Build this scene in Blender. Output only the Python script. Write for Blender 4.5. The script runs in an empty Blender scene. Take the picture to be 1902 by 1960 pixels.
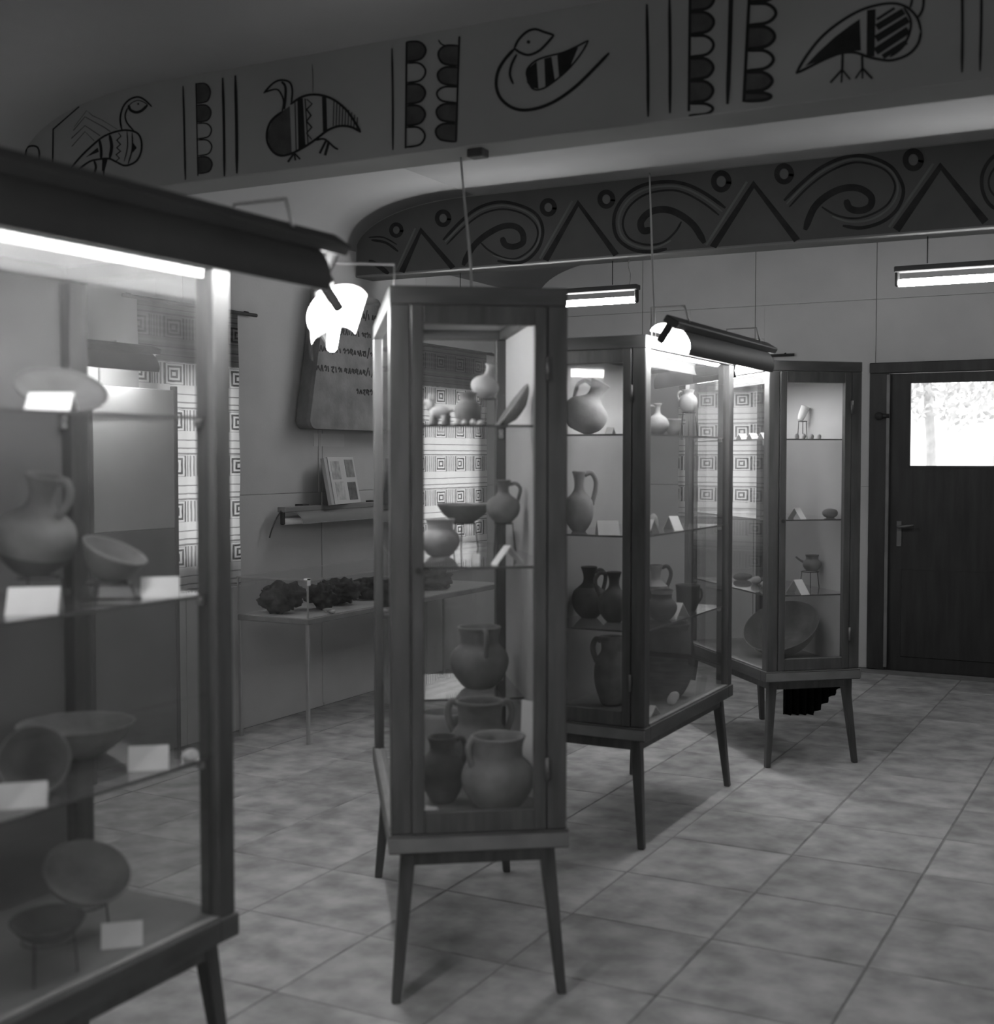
import bpy, bmesh, math, random
import numpy as np
from mathutils import Vector, Matrix, noise

# ------------------------------------------------------------------ camera, world, exposure
scn = bpy.context.scene
COL = scn.collection
FPX, CX, CY, EYE = 2450.0, 951.0, 980.0, 1.51
YAW = math.radians(27.93)
PITCH = math.atan((980 - 875) / FPX)
cam_d = bpy.data.cameras.new('camera')
cam_d.sensor_fit = 'HORIZONTAL'
cam_d.sensor_width = 36.0
cam_d.lens = 36.0 * FPX / 1902.0
cam_d.dof.use_dof = True
cam_d.dof.focus_distance = 8.3
cam_d.dof.aperture_fstop = 3.0
cam_d.clip_end = 200
cam = bpy.data.objects.new('camera', cam_d)
COL.objects.link(cam)
cam.location = (0, 0, EYE)
cam.rotation_euler = (math.pi / 2 - PITCH, 0, YAW)
scn.camera = cam

world = bpy.data.worlds.new('world')
scn.world = world
world.use_nodes = True
_bg = world.node_tree.nodes['Background']
_bg.inputs[0].default_value = (1, 1, 1, 1)
_bg.inputs[1].default_value = 1.4
scn.view_settings.view_transform = 'Standard'
scn.view_settings.look = 'None'
scn.view_settings.gamma = 1.0
scn.view_settings.use_curve_mapping = False
scn.view_settings.exposure = 0.95
scn.cycles.use_denoising = True
scn.cycles.transparent_max_bounces = 32
scn.cycles.max_bounces = 10
scn.cycles.diffuse_bounces = 5
scn.cycles.caustics_reflective = False
scn.cycles.caustics_refractive = False
scn.cycles.sample_clamp_indirect = 6.0
TUBE = 29.0          # radiance of a lit fluorescent tube

# photo pixel -> direction / point (distances come from floor, walls, shelves)
F = np.array([-math.sin(YAW) * math.cos(PITCH), math.cos(YAW) * math.cos(PITCH), -math.sin(PITCH)])
R = np.array([math.cos(YAW), math.sin(YAW), 0.0])
U = np.cross(R, F)
CAM = np.array([0, 0, EYE])
def ray(px, py): return F + R * (px - CX) / FPX - U * (py - CY) / FPX
def ony(px, py, y):
    d = ray(px, py); return CAM + d * y / d[1]
def onx(px, py, x):
    d = ray(px, py); return CAM + d * x / d[0]
def onz(px, py, z):
    d = ray(px, py); return CAM + d * (z - EYE) / d[2]
def at(px, depth, z):
    p = CAM + ray(px, 875) * depth
    return Vector((p[0], p[1], z))

# ------------------------------------------------------------------ materials
def nodes_of(m):
    m.use_nodes = True
    return m.node_tree.nodes, m.node_tree.links
def mat(name, v, rough=0.6, var=0.15, scale=6.0, bump=0.0, bscale=40.0, spec=0.3, metal=0.0, stretch=None, rnd=0.0, detail=6.0):
    m = bpy.data.materials.new(name)
    N, L = nodes_of(m)
    b = N['Principled BSDF']
    b.inputs['Roughness'].default_value = rough
    b.inputs['Specular IOR Level'].default_value = spec
    b.inputs['Metallic'].default_value = metal
    tc = N.new('ShaderNodeTexCoord')
    mp = N.new('ShaderNodeMapping')
    L.new(tc.outputs['Object'], mp.inputs[0])
    if stretch: mp.inputs['Scale'].default_value = stretch
    nz = N.new('ShaderNodeTexNoise')
    nz.inputs['Scale'].default_value = scale
    nz.inputs['Detail'].default_value = detail
    L.new(mp.outputs[0], nz.inputs['Vector'])
    oi = N.new('ShaderNodeObjectInfo')
    if rnd:
        add = N.new('ShaderNodeVectorMath'); add.operation = 'ADD'
        cmb = N.new('ShaderNodeVectorMath'); cmb.operation = 'SCALE'
        cmb.inputs[0].default_value = (37.0, 91.0, 13.0)
        L.new(oi.outputs['Random'], cmb.inputs['Scale'])
        L.new(mp.outputs[0], add.inputs[0]); L.new(cmb.outputs[0], add.inputs[1])
        L.new(add.outputs[0], nz.inputs['Vector'])
    rp = N.new('ShaderNodeMapRange')
    rp.inputs['From Min'].default_value = 0.3
    rp.inputs['From Max'].default_value = 0.7
    rp.inputs['To Min'].default_value = v * (1 - var)
    rp.inputs['To Max'].default_value = v * (1 + var)
    L.new(nz.outputs['Fac'], rp.inputs['Value'])
    out = rp.outputs[0]
    if rnd:
        r2 = N.new('ShaderNodeMapRange')
        r2.inputs['To Min'].default_value = 1 - rnd; r2.inputs['To Max'].default_value = 1 + rnd
        L.new(oi.outputs['Random'], r2.inputs['Value'])
        mu = N.new('ShaderNodeMath'); mu.operation = 'MULTIPLY'
        L.new(out, mu.inputs[0]); L.new(r2.outputs[0], mu.inputs[1]); out = mu.outputs[0]
    L.new(out, b.inputs['Base Color'])
    if bump:
        n2 = N.new('ShaderNodeTexNoise'); n2.inputs['Scale'].default_value = bscale; n2.inputs['Detail'].default_value = 5
        L.new(mp.outputs[0], n2.inputs['Vector'])
        bp = N.new('ShaderNodeBump'); bp.inputs['Strength'].default_value = bump; bp.inputs['Distance'].default_value = 0.01
        L.new(n2.outputs['Fac'], bp.inputs['Height']); L.new(bp.outputs[0], b.inputs['Normal'])
    return m
def glass_mat(name, tint=0.93, dust=0.03):
    m = bpy.data.materials.new(name)
    N, L = nodes_of(m)
    N.remove(N['Principled BSDF'])
    o = N['Material Output']
    tr = N.new('ShaderNodeBsdfTransparent'); tr.inputs[0].default_value = (tint, tint, tint, 1)
    gl = N.new('ShaderNodeBsdfGlossy'); gl.inputs[0].default_value = (1, 1, 1, 1); gl.inputs['Roughness'].default_value = 0.03
    df = N.new('ShaderNodeBsdfDiffuse'); df.inputs[0].default_value = (.8, .8, .8, 1)
    fr = N.new('ShaderNodeFresnel'); fr.inputs[0].default_value = 1.6
    ge = N.new('ShaderNodeNewGeometry')
    s = N.new('ShaderNodeMath'); s.operation = 'SUBTRACT'; s.inputs[0].default_value = 1.0
    L.new(ge.outputs['Backfacing'], s.inputs[1])
    mu = N.new('ShaderNodeMath'); mu.operation = 'MULTIPLY'
    L.new(fr.outputs[0], mu.inputs[0]); L.new(s.outputs[0], mu.inputs[1])
    nz = N.new('ShaderNodeTexNoise'); nz.inputs['Scale'].default_value = 9.0; nz.inputs['Detail'].default_value = 5
    tc = N.new('ShaderNodeTexCoord'); L.new(tc.outputs['Object'], nz.inputs['Vector'])
    dm = N.new('ShaderNodeMath'); dm.operation = 'MULTIPLY'; dm.inputs[1].default_value = dust * 2
    L.new(nz.outputs['Fac'], dm.inputs[0])
    m1 = N.new('ShaderNodeMixShader'); L.new(dm.outputs[0], m1.inputs[0]); L.new(tr.outputs[0], m1.inputs[1]); L.new(df.outputs[0], m1.inputs[2])
    m2 = N.new('ShaderNodeMixShader'); L.new(mu.outputs[0], m2.inputs[0]); L.new(m1.outputs[0], m2.inputs[1]); L.new(gl.outputs[0], m2.inputs[2])
    L.new(m2.outputs[0], o.inputs['Surface'])
    return m
def emit_mat(name, strength):
    m = bpy.data.materials.new(name)
    N, L = nodes_of(m)
    b = N['Principled BSDF']
    b.inputs['Base Color'].default_value = (.8, .8, .8, 1)
    b.inputs['Emission Color'].default_value = (1, 1, 1, 1)
    b.inputs['Emission Strength'].default_value = strength
    return m

class E:                                     # tiny expression builder for node maths
    def __init__(s, nt, sock): s.nt, s.s = nt, sock
    def _op(s, op, *a):
        n = s.nt.nodes.new('ShaderNodeMath'); n.operation = op
        for i, v in enumerate((s,) + a):
            if isinstance(v, E): s.nt.links.new(v.s, n.inputs[i])
            else: n.inputs[i].default_value = v
        return E(s.nt, n.outputs[0])
    def __add__(s, o): return s._op('ADD', o)
    def __sub__(s, o): return s._op('SUBTRACT', o)
    def __mul__(s, o): return s._op('MULTIPLY', o)
    def frac(s): return s._op('FRACT')
    def abs(s): return s._op('ABSOLUTE')
    def gt(s, o): return s._op('GREATER_THAN', o)
    def lt(s, o): return s._op('LESS_THAN', o)
    def mx(s, o): return s._op('MAXIMUM', o)
    def mn(s, o): return s._op('MINIMUM', o)
    def inv(s): return s._op('MULTIPLY', -1.0)._op('ADD', 1.0)

def textile_mat(name, period, cell):
    """woven hanging: light bands with fine lines, bands of square medallions (object x across, z up)"""
    m = bpy.data.materials.new(name)
    N, L = nodes_of(m)
    nt = m.node_tree
    tc = N.new('ShaderNodeTexCoord'); sp = N.new('ShaderNodeSeparateXYZ')
    L.new(tc.outputs['Object'], sp.inputs[0])
    nz = N.new('ShaderNodeTexNoise'); nz.inputs['Scale'].default_value = 25.0
    L.new(tc.outputs['Object'], nz.inputs['Vector'])
    n = (E(nt, nz.outputs['Fac']) - .5) * .006
    u = E(nt, sp.outputs[0]) + n
    z = E(nt, sp.outputs[2]) + n
    v = (z * (1.0 / period)).frac()
    band = v.lt(.46)                                        # 1 in the medallion band
    w = v * (1.0 / .46)                                     # 0..1 inside the medallion band
    c = (u * (1.0 / cell)).frac()
    dx = (c - .5).abs() * (cell / (period * .46) * 1.6)
    d = dx.mx((w - .5).abs() * 2.0)                         # square distance: 1 at the medallion's edge
    rings = (d * 2.6).frac().gt(.5) * d.lt(1.15)
    stripes = (u * 46.0).frac().gt(.5) * d.gt(1.15)
    dark_m = rings.mx(stripes * .7) * band
    lines = (((v - .62).abs().lt(.015)).mx((v - .80).abs().lt(.012)).mx((v - .5).abs().lt(.02)))
    weave = ((z * 160.0).frac() - .5) * .08
    dark = dark_m.mx(lines * .75)
    val = (dark * (E(nt, nz.outputs['Fac']) * .5 + .62)).mn(1.0).inv() * .84 + .06 + weave * dark.inv()
    border = z.gt(2.0)                                      # darker, finely striped band along the top edge
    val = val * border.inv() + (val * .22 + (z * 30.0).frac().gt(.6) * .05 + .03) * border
    N.remove(N['Principled BSDF'])
    df = N.new('ShaderNodeBsdfDiffuse'); tl = N.new('ShaderNodeBsdfTranslucent'); ad = N.new('ShaderNodeAddShader')
    L.new((val * .30).s, df.inputs[0]); L.new((val * .64).s, tl.inputs[0])
    L.new(df.outputs[0], ad.inputs[0]); L.new(tl.outputs[0], ad.inputs[1])
    L.new(ad.outputs[0], N['Material Output'].inputs['Surface'])
    return m

WALL = mat('painted_board', .45, .75, .07, 2.2, .08, 90, .15)
PLASTER = mat('ceiling_plaster', .33, .85, .06, 1.6, .06, 60, .1)
BEAM = mat('beam_plaster', .235, .85, .05, 2.5, .06, 70, .1)
BAND = mat('frieze_ground', .115, .8, .08, 4, .05, 60, .1)
PAINT = mat('black_paint', .012, .6, .3, 20, 0, 40, .2)
PAINT_G = mat('grey_paint', .052, .7, .25, 14, 0, 40, .2)
PAINT_B = mat('dark_grey_paint', .030, .7, .3, 14, 0, 40, .2)
PAINT_L = mat('pale_paint', .17, .8, .1, 10, 0, 40, .1)
GROUT = mat('grout', .20, .9, .2, 12)
TILE = mat('stone_tile', .32, .6, .36, 8, .10, 30, .35, rnd=.10, detail=9)
WOOD = mat('varnished_wood', .078, .42, .28, 5, .04, 60, .4, stretch=(6, 6, .7))
WOODY = mat('varnished_rail', .078, .42, .28, 5, .04, 60, .4, stretch=(1, 1, 5))
LIP = mat('worn_wood_edge', .17, .45, .2, 8, .03, 60, .4)
DOORW = mat('dark_door_wood', .035, .5, .25, 4, .05, 50, .3, stretch=(5, 5, .6))
HOUSING = mat('lamp_housing_metal', .07, .62, .12, 5, 0, 40, .25)
REFL = mat('white_enamel', .86, .4, .02, 5, 0, 40, .4)
WHITE = mat('white_card', .80, .8, .03, 20, 0, 40, .1)
PANEL_D = mat('grey_backing_board', .20, .8, .08, 3, .03, 60, .1)
HINGE = mat('dull_brass', .16, .5, .1, 10, 0, 40, .4, metal=.5)
PANEL = mat('pale_backing_board', .48, .8, .05, 3, .03, 60, .1)
CASEFLOOR = mat('grey_case_floor', .25, .8, .08, 5, .03, 60, .1)
CLAY = mat('buff_clay', .24, .8, .30, 9, .25, 45, .15)
CLAYD = mat('dark_clay', .12, .75, .3, 8, .25, 45, .2)
CLAYL = mat('pale_clay', .42, .85, .15, 9, .25, 45, .1)
SLIP = mat('dark_slip', .035, .6, .3, 10, .15, 45, .3)
STONE = mat('grey_stone', .20, .9, .25, 7, .3, 40, .1)
ROCK = mat('dark_rock', .06, .85, .7, 14, .5, 40, .2)
METAL = mat('dull_metal', .45, .4, .08, 10, 0, 40, .5, metal=.7)
WIRE = mat('wire', .05, .4, .1, 10, 0, 40, .4)
CORD = mat('pale_cord', .50, .7, .05, 10, 0, 40, .2)
CLOTH = mat('black_cloth', .010, .95, .3, 8, 0, 40, .05)
TUBE_ON = emit_mat('lit_tube', TUBE)
TUBE_OFF = mat('unlit_tube', .7, .3, .02, 5, 0, 40, .5)
GLASS = glass_mat('case_glass', .94, .020)
SHELFG = glass_mat('shelf_glass', .86, .05)
WINGLASS = glass_mat('window_glass', .96, .01)
GLASSEDGE = mat('ground_glass_edge', .10, .3, .1, 8, 0, 40, .5)
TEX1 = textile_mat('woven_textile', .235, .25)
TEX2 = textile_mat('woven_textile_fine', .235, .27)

# ------------------------------------------------------------------ object helpers
def tag(o, label=None, cat=None, group=None, kind=None):
    if label: o['label'] = label
    if cat: o['category'] = cat
    if group: o['group'] = group
    if kind: o['kind'] = kind
    return o
def empty(name, loc=(0, 0, 0), rz=0.0, label=None, cat=None, group=None):
    o = bpy.data.objects.new(name, None)
    COL.objects.link(o); o.location = loc; o.rotation_euler = (0, 0, rz)
    o.empty_display_size = .05
    return tag(o, label, cat, group)
def link(name, me, m, parent=None):
    if m is not None and not me.materials: me.materials.append(m)
    o = bpy.data.objects.new(name, me); COL.objects.link(o)
    if parent is not None: o.parent = parent
    return o
def obj(name, bm, m, parent=None, smooth=False, bev=0.0, segs=1):
    if bev: bmesh.ops.bevel(bm, geom=list(bm.edges), offset=bev, segments=segs, affect='EDGES', clamp_overlap=True)
    bmesh.ops.recalc_face_normals(bm, faces=bm.faces)
    me = bpy.data.meshes.new(name); bm.to_mesh(me); bm.free()
    if smooth:
        for p in me.polygons: p.use_smooth = True
    return link(name, me, m, parent)
def bx(bm, x0, x1, y0, y1, z0, z1):
    v = [bm.verts.new((x, y, z)) for x in (x0, x1) for y in (y0, y1) for z in (z0, z1)]
    for f in ((0, 1, 3, 2), (4, 6, 7, 5), (0, 4, 5, 1), (2, 3, 7, 6), (0, 2, 6, 4), (1, 5, 7, 3)):
        bm.faces.new([v[i] for i in f])
def box(name, x0, x1, y0, y1, z0, z1, m, parent=None, bev=0.0, segs=1):
    bm = bmesh.new(); bx(bm, x0, x1, y0, y1, z0, z1)
    return obj(name, bm, m, parent, bev=bev, segs=segs)
def boxes(name, L, m, parent=None, bev=0.0):
    bm = bmesh.new()
    for b in L: bx(bm, *b)
    return obj(name, bm, m, parent, bev=bev)
def tube(bm, pts, r, n=8, cap=True):
    pts = [Vector(p) for p in pts]
    rr = r if isinstance(r, (list, tuple)) else [r] * len(pts)
    rings = []
    ref = None
    for i, p in enumerate(pts):
        t = (pts[min(i + 1, len(pts) - 1)] - pts[max(i - 1, 0)]).normalized()
        if ref is None:
            ref = Vector((0, 0, 1)) if abs(t.z) < .9 else Vector((1, 0, 0))
        a = t.cross(ref).normalized(); b = t.cross(a).normalized(); ref = a.cross(t) * 1.0
        rings.append([bm.verts.new(p + (a * math.cos(k * 2 * math.pi / n) + b * math.sin(k * 2 * math.pi / n)) * rr[i]) for k in range(n)])
    for A, B in zip(rings, rings[1:]):
        for k in range(n): bm.faces.new((A[k], A[(k + 1) % n], B[(k + 1) % n], B[k]))
    if cap:
        bm.faces.new(rings[0][::-1]); bm.faces.new(rings[-1])
def tubeobj(name, pts, r, m, parent=None, n=8):
    bm = bmesh.new(); tube(bm, pts, r, n)
    return obj(name, bm, m, parent, smooth=True)
def smooth_line(pts, k=6):
    P = [Vector(p) for p in pts]
    if len(P) < 3: return P
    out = []
    for i in range(len(P) - 1):
        a, b, c, d = P[max(i - 1, 0)], P[i], P[i + 1], P[min(i + 2, len(P) - 1)]
        for j in range(k):
            t = j / k
            out.append(.5 * ((2 * b) + (c - a) * t + (2 * a - 5 * b + 4 * c - d) * t * t + (3 * b - a - 3 * c + d) * t ** 3))
    out.append(P[-1])
    return out

# ------------------------------------------------------------------ room shell
XL, XR, YN, YB, ZC = -4.55, 1.70, -1.60, 9.30, 3.06
COVE_W, COVE_Z = .85, 2.79
def ceil_z(x):
    t = (x - XL) / COVE_W
    if t >= 1: return ZC
    t = max(t, 0)
    return COVE_Z + (ZC - COVE_Z) * math.sqrt(max(0, 1 - (1 - t) ** 2.4)) if t > 0 else COVE_Z

floor = box('floor', XL - .1, XR + .1, YN - .1, YB + .1, -.10, -.003, GROUT); tag(floor, kind='structure')
TS = .48
bm = bmesh.new(); bx(bm, .002, TS - .002, .002, TS - .002, -.02, 0)
bmesh.ops.bevel(bm, geom=[e for e in bm.edges if all(v.co.z > -.001 for v in e.verts)], offset=.0035, segments=1, affect='EDGES')
tile_me = bpy.data.meshes.new('tile'); bm.to_mesh(tile_me); bm.free(); tile_me.materials.append(TILE)
_rng = random.Random(4)
for iy in range(22):
    for ix in range(14):
        x, y = -1.26 + TS * (ix - 7), 5.25 + TS * (iy - 13)
        if x < XL - .01 or x + TS > XR + .1 or y + TS > YB + .02: continue
        t = link('tile', tile_me, None, floor)
        t.location = (x, y, _rng.uniform(-.0008, .0006)); t.rotation_euler = (_rng.uniform(-.001, .001), _rng.uniform(-.001, .001), 0)
# cut tiles against the long wall
bm = bmesh.new(); bx(bm, XL, -1.26 - 6 * TS - .002, .002, TS - .002, -.02, 0)
cut_me = bpy.data.meshes.new('cut_tile'); bm.to_mesh(cut_me); bm.free(); cut_me.materials.append(TILE)
for iy in range(21): link('cut_tile', cut_me, None, floor).location = (0, 5.25 + TS * (iy - 13), 0)

# long wall: backing and boards with recessed joints
HOLES_L = [(4.92, 5.505, .97, 1.97), (7.40, 8.24, .92, 1.97)]
HOLES_B = [(-3.27, -2.70, 1.10, 2.00)]
def pieces(a0, a1, z0, z1, holes):
    """a rectangle cut round the window openings"""
    out = [(a0, a1, z0, z1)]
    for h0, h1, g0, g1 in holes:
        nxt = []
        for p0, p1, q0, q1 in out:
            if h1 <= p0 or h0 >= p1 or g1 <= q0 or g0 >= q1: nxt.append((p0, p1, q0, q1)); continue
            if p0 < h0: nxt.append((p0, h0, q0, q1))
            if p1 > h1: nxt.append((h1, p1, q0, q1))
            if q0 < g0: nxt.append((max(p0, h0), min(p1, h1), q0, g0))
            if q1 > g1: nxt.append((max(p0, h0), min(p1, h1), g1, q1))
        out = [r for r in nxt if r[1] - r[0] > .008 and r[3] - r[2] > .008]
    return out
wl = boxes('wall_left', [(XL - .12, XL - .012, r[0], r[1], r[2], r[3]) for r in pieces(YN - .1, YB + .1, -.1, 3.3, HOLES_L)], GROUT); tag(wl, kind='structure')
seams = [YN, -.95, .27, 1.49, 2.70, 3.92, 5.12, 6.335, 7.55, 8.77, YB]
for a, b in zip(seams, seams[1:]):
    for z0, z1 in ((0, 1.30), (1.30, 2.83)):
        for r in pieces(a + .002, b - .002, z0 + .001, z1 - .001, HOLES_L):
            box('panel', XL - .012, XL, *r, WALL, wl, bev=.0015)
box('cover_strip', XL, XL + .007, 6.32, 6.35, .02, 1.30, WALL, wl, bev=.002)
box('cover_strip', XL, XL + .006, 6.29, 6.315, 1.30, 2.75, WALL, wl, bev=.002)

# end wall with the door opening
DX0, DX1, DZ = -1.80, -.72, 2.10
wb = boxes('wall_back', [(r[0], r[1], YB + .012, YB + .14, r[2], r[3]) for r in pieces(XL - .1, DX0 - .09, -.1, 3.3, HOLES_B)] + [(DX1 + .09, XR + .1, YB + .012, YB + .14, -.1, 3.3), (DX0 - .09, DX1 + .09, YB + .012, YB + .14, DZ + .07, 3.3)], GROUT)
tag(wb, kind='structure')
for a, b in zip([XL, -3.66, -2.77, -1.895], [-3.66, -2.77, -1.895]):
    for z0, z1 in ((0, 1.30), (1.30, 2.625), (2.625, 3.06)):
        for r in pieces(a + .002, b - .002, z0 + .001, z1 - .001, HOLES_B): box('panel', r[0], r[1], YB, YB + .012, r[2], r[3], WALL, wb, bev=.0015)
for a, b in ((-1.895, -.93), (-.93, .0), (0, .9), (.9, XR)):
    for z0, z1 in ((0, 1.30), (1.30, DZ + .075), (DZ + .075, 2.625), (2.625, 3.06)):
        if b <= DX1 + .1 and z1 <= DZ + .08: continue
        box('panel', max(a, DX1 + .092 if z1 <= DZ + .08 else a) + .002, b - .002, YB, YB + .012, z0 + .001, z1 - .001, WALL, wb, bev=.0015)
# walls behind the viewer, with unseen windows added for soft fill daylight
wr = boxes('wall_right', [(XR, XR + .12, YN - .1, .8, -.1, 3.3), (XR, XR + .12, 2.4, YB + .1, -.1, 3.3), (XR, XR + .12, .8, 2.4, -.1, .95), (XR, XR + .12, .8, 2.4, 2.25, 3.3)], WALL); tag(wr, kind='structure')
wn = boxes('wall_near', [(XL - .1, -3.3, YN - .12, YN, -.1, 3.3), (-1.7, -.9, YN - .12, YN, -.1, 3.3), (.7, XR + .1, YN - .12, YN, -.1, 3.3)] + [(a, b, YN - .12, YN, z0, z1) for a, b in ((-3.3, -1.7), (-.9, .7)) for z0, z1 in ((-.1, .95), (2.25, 3.3))], WALL); tag(wn, kind='structure')
def window(n, x, y, rz):  # out-of-view window added to let in fill daylight
    t = empty('window_%d' % n, (x, y, 0), rz); tag(t, kind='structure')
    boxes('window_frame', [(-.8, -.75, .03, .09, .95, 2.25), (.75, .8, .03, .09, .95, 2.25), (-.75, .75, .03, .09, .95, 1.0), (-.75, .75, .03, .09, 2.2, 2.25), (-.02, .02, .03, .09, 1.0, 2.2)], DOORW, t)
    for x0 in (-.752, .018): box('pane', x0, x0 + .734, .055, .060, .998, 2.202, WINGLASS, t)
def small_window(n, x, y, rz, w, z0, z1):
    t = empty('window_%d' % n, (x, y, 0), rz); tag(t, kind='structure')
    boxes('window_frame', [(-w, -w + .035, .05, .10, z0, z1), (w - .035, w, .05, .10, z0, z1), (-w + .035, w - .035, .05, .10, z0, z0 + .035), (-w + .035, w - .035, .05, .10, z1 - .035, z1)], DOORW, t)
    box('pane', -w + .03, w - .03, .072, .077, z0 + .03, z1 - .03, WINGLASS, t)
for i, (a, b, z0, z1) in enumerate(HOLES_L): small_window(4 + i, XL, (a + b) / 2, math.pi / 2, (b - a) / 2, z0, z1)
for a, b, z0, z1 in HOLES_B: small_window(6, (a + b) / 2, YB, 0, (b - a) / 2, z0, z1)
window(1, -2.5, YN, math.pi); window(2, -.1, YN, math.pi); window(3, XR, 1.6, -math.pi / 2)

# ceiling with a cove along the long wall
bm = bmesh.new()
prof = [(XL - .02, 2.62), (XL - .001, COVE_Z - .004)] + [(XL + COVE_W * (i / 16) ** 1.6, ceil_z(XL + COVE_W * (i / 16) ** 1.6)) for i in range(1, 17)] + [(XR + .1, ZC)]
prof[0] = (XL - .03, COVE_Z - .004)
up = [(XR + .1, 3.3), (XL - .03, 3.3)]
ring0 = [bm.verts.new((x, YN - .1, z)) for x, z in prof + up]; ring1 = [bm.verts.new((x, YB + .1, z)) for x, z in prof + up]
n = len(ring0)
for i in range(n): bm.faces.new((ring0[i], ring0[(i + 1) % n], ring1[(i + 1) % n], ring1[i]))
bm.faces.new(ring0); bm.faces.new(ring1[::-1])
ceil = obj('ceiling', bm, PLASTER); tag(ceil, kind='structure')
for p in ceil.data.polygons:
    if len(p.vertices) == 4 and p.normal.z < 0 and p.center.x < XL + COVE_W: p.use_smooth = True

# painted beams
ZBM = 2.63
def make_beam(name, y):
    o = box(name, XL, XR, y, y + .19, ZBM, 3.12, BEAM, bev=.004); tag(o, kind='structure')
    return o
Y1, Y2 = 4.08, 6.70
beam1, beam2 = make_beam('beam_1', Y1), make_beam('beam_2', Y2)

# ------------------------------------------------------------------ painting on the beams
class Zm:
    """zoomed-crop coordinates of the photo -> point on a beam's face"""
    def __init__(s, x0, y0, k, plane): s.x0, s.y0, s.k, s.plane = x0, y0, k, plane
    def pt(s, x, y, off):
        p = ony(s.x0 + x / s.k, s.y0 + y / s.k, s.plane)
        z = min(max(p[2], ZBM + .004), ceil_z(p[0]) - .004)
        return (p[0], s.plane - off, z)
_layer = [0]
def ribbon(bm, zm, pts, w, smooth=True, closed=False):
    pts = [(x, y, 0) for x, y in pts]
    P = smooth_line(pts, 5) if smooth and len(pts) > 2 else [Vector(p) for p in pts]
    _layer[0] = (_layer[0] + 1) % 12
    off = .0022 + .00012 * _layer[0]
    L, Rr = [], []
    for i, p in enumerate(P):
        if closed: t = P[(i + 1) % (len(P) - 1)] - P[(i - 1) % (len(P) - 1)]
        else: t = P[min(i + 1, len(P) - 1)] - P[max(i - 1, 0)]
        t = t.normalized() if t.length else Vector((1, 0, 0))
        nn = Vector((-t.y, t.x, 0))
        e = 1.0
        if not closed and len(P) > 4: e = .55 + .45 * min(1, min(i, len(P) - 1 - i) / 2)
        L.append(bm.verts.new(zm.pt(*(p + nn * w * e / 2).xy, off))); Rr.append(bm.verts.new(zm.pt(*(p - nn * w * e / 2).xy, off)))
    for i in range(len(P) - 1): bm.faces.new((L[i], L[i + 1], Rr[i + 1], Rr[i]))
def fill(bm, zm, pts, smooth=False):
    P = smooth_line([(x, y, 0) for x, y in pts + [pts[0]]], 4)[:-1] if smooth else [Vector((x, y, 0)) for x, y in pts]
    f = bm.faces.new([bm.verts.new(zm.pt(p.x, p.y, .0014)) for p in P])
    bmesh.ops.triangulate(bm, faces=[f])
def circ(cx, cy, rx, ry=None, n=14):
    ry = ry or rx
    return [(cx + rx * math.cos(2 * math.pi * i / n), cy + ry * math.sin(2 * math.pi * i / n)) for i in range(n)]
def front(o):
    """make every painted face look towards the room's near end"""
    bm = bmesh.new(); bm.from_mesh(o.data)
    fl = [f for f in bm.faces if f.normal.y > 0]
    bmesh.ops.reverse_faces(bm, faces=fl); bm.to_mesh(o.data); bm.free(); return o
def paint(name, parent, zm, strokes=(), fills=(), m=None, sm=True):
    bm = bmesh.new()
    for f in fills: fill(bm, zm, *f) if isinstance(f, tuple) else fill(bm, zm, f)
    for pts, w in strokes: ribbon(bm, zm, pts, w, sm)
    me = bpy.data.meshes.new(name); bm.to_mesh(me); bm.free()
    return front(link(name, me, m or (PAINT_B if parent is beam2 else PAINT), parent))

G8 = Zm(0, 60, 4.529, Y1); GA = Zm(0, 100, 2.642, Y1); GB = Zm(680, 0, 3.0677, Y1); GC = Zm(1180, 0, 2.6343, Y1)
def label_part(o, t): o['label'] = t; return o
# long-necked goose with a raised chevron wing
label_part(paint('painted_bird', beam1, G8, [
    ([(1060, 860), (1045, 760), (1068, 660), (1120, 597), (1190, 570), (1250, 590), (1320, 655)], 16),
    ([(1165, 865), (1105, 795), (1088, 730), (1110, 665)], 14),
    ([(1118, 640), (1132, 680), (1180, 703), (1232, 688), (1282, 640)], 24),
    ([(1118, 650), (1150, 618), (1200, 600), (1250, 615), (1285, 640)], 8),
    ([(615, 1190), (720, 1070), (860, 942), (950, 890), (1060, 860), (1150, 865), (1205, 895), (1230, 960), (1225, 1050), (1180, 1130), (1090, 1165), (1010, 1132), (950, 1105), (860, 1110), (780, 1130), (680, 1200)], 17),
    ([(865, 940), (880, 1020), (880, 1110)], 24), ([(955, 900), (972, 1000), (955, 1100)], 28),
    ([(1105, 870), (1110, 1000), (1080, 1130)], 9), ([(1150, 880), (1150, 1020), (1115, 1150)], 12),
    ([(820, 1120), (836, 1180), (815, 1250)], 20), ([(905, 1200), (905, 1280)], 14)],
    [[(745, 1092), (848, 1008), (860, 1045)], [(1150, 958), (1188, 1010), (1150, 1055)], [(888, 1105), (938, 1100), (908, 1212), (885, 1212)], circ(1200, 630, 9)]), 'black painted goose with striped body')
paint('painted_zigzag', beam1, G8, [([(1030, 880), (1052, 910), (1015, 945), (1048, 980), (1015, 1010), (1048, 1040), (1010, 1070), (1038, 1100), (1010, 1125)], 14)], sm=False)
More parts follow.
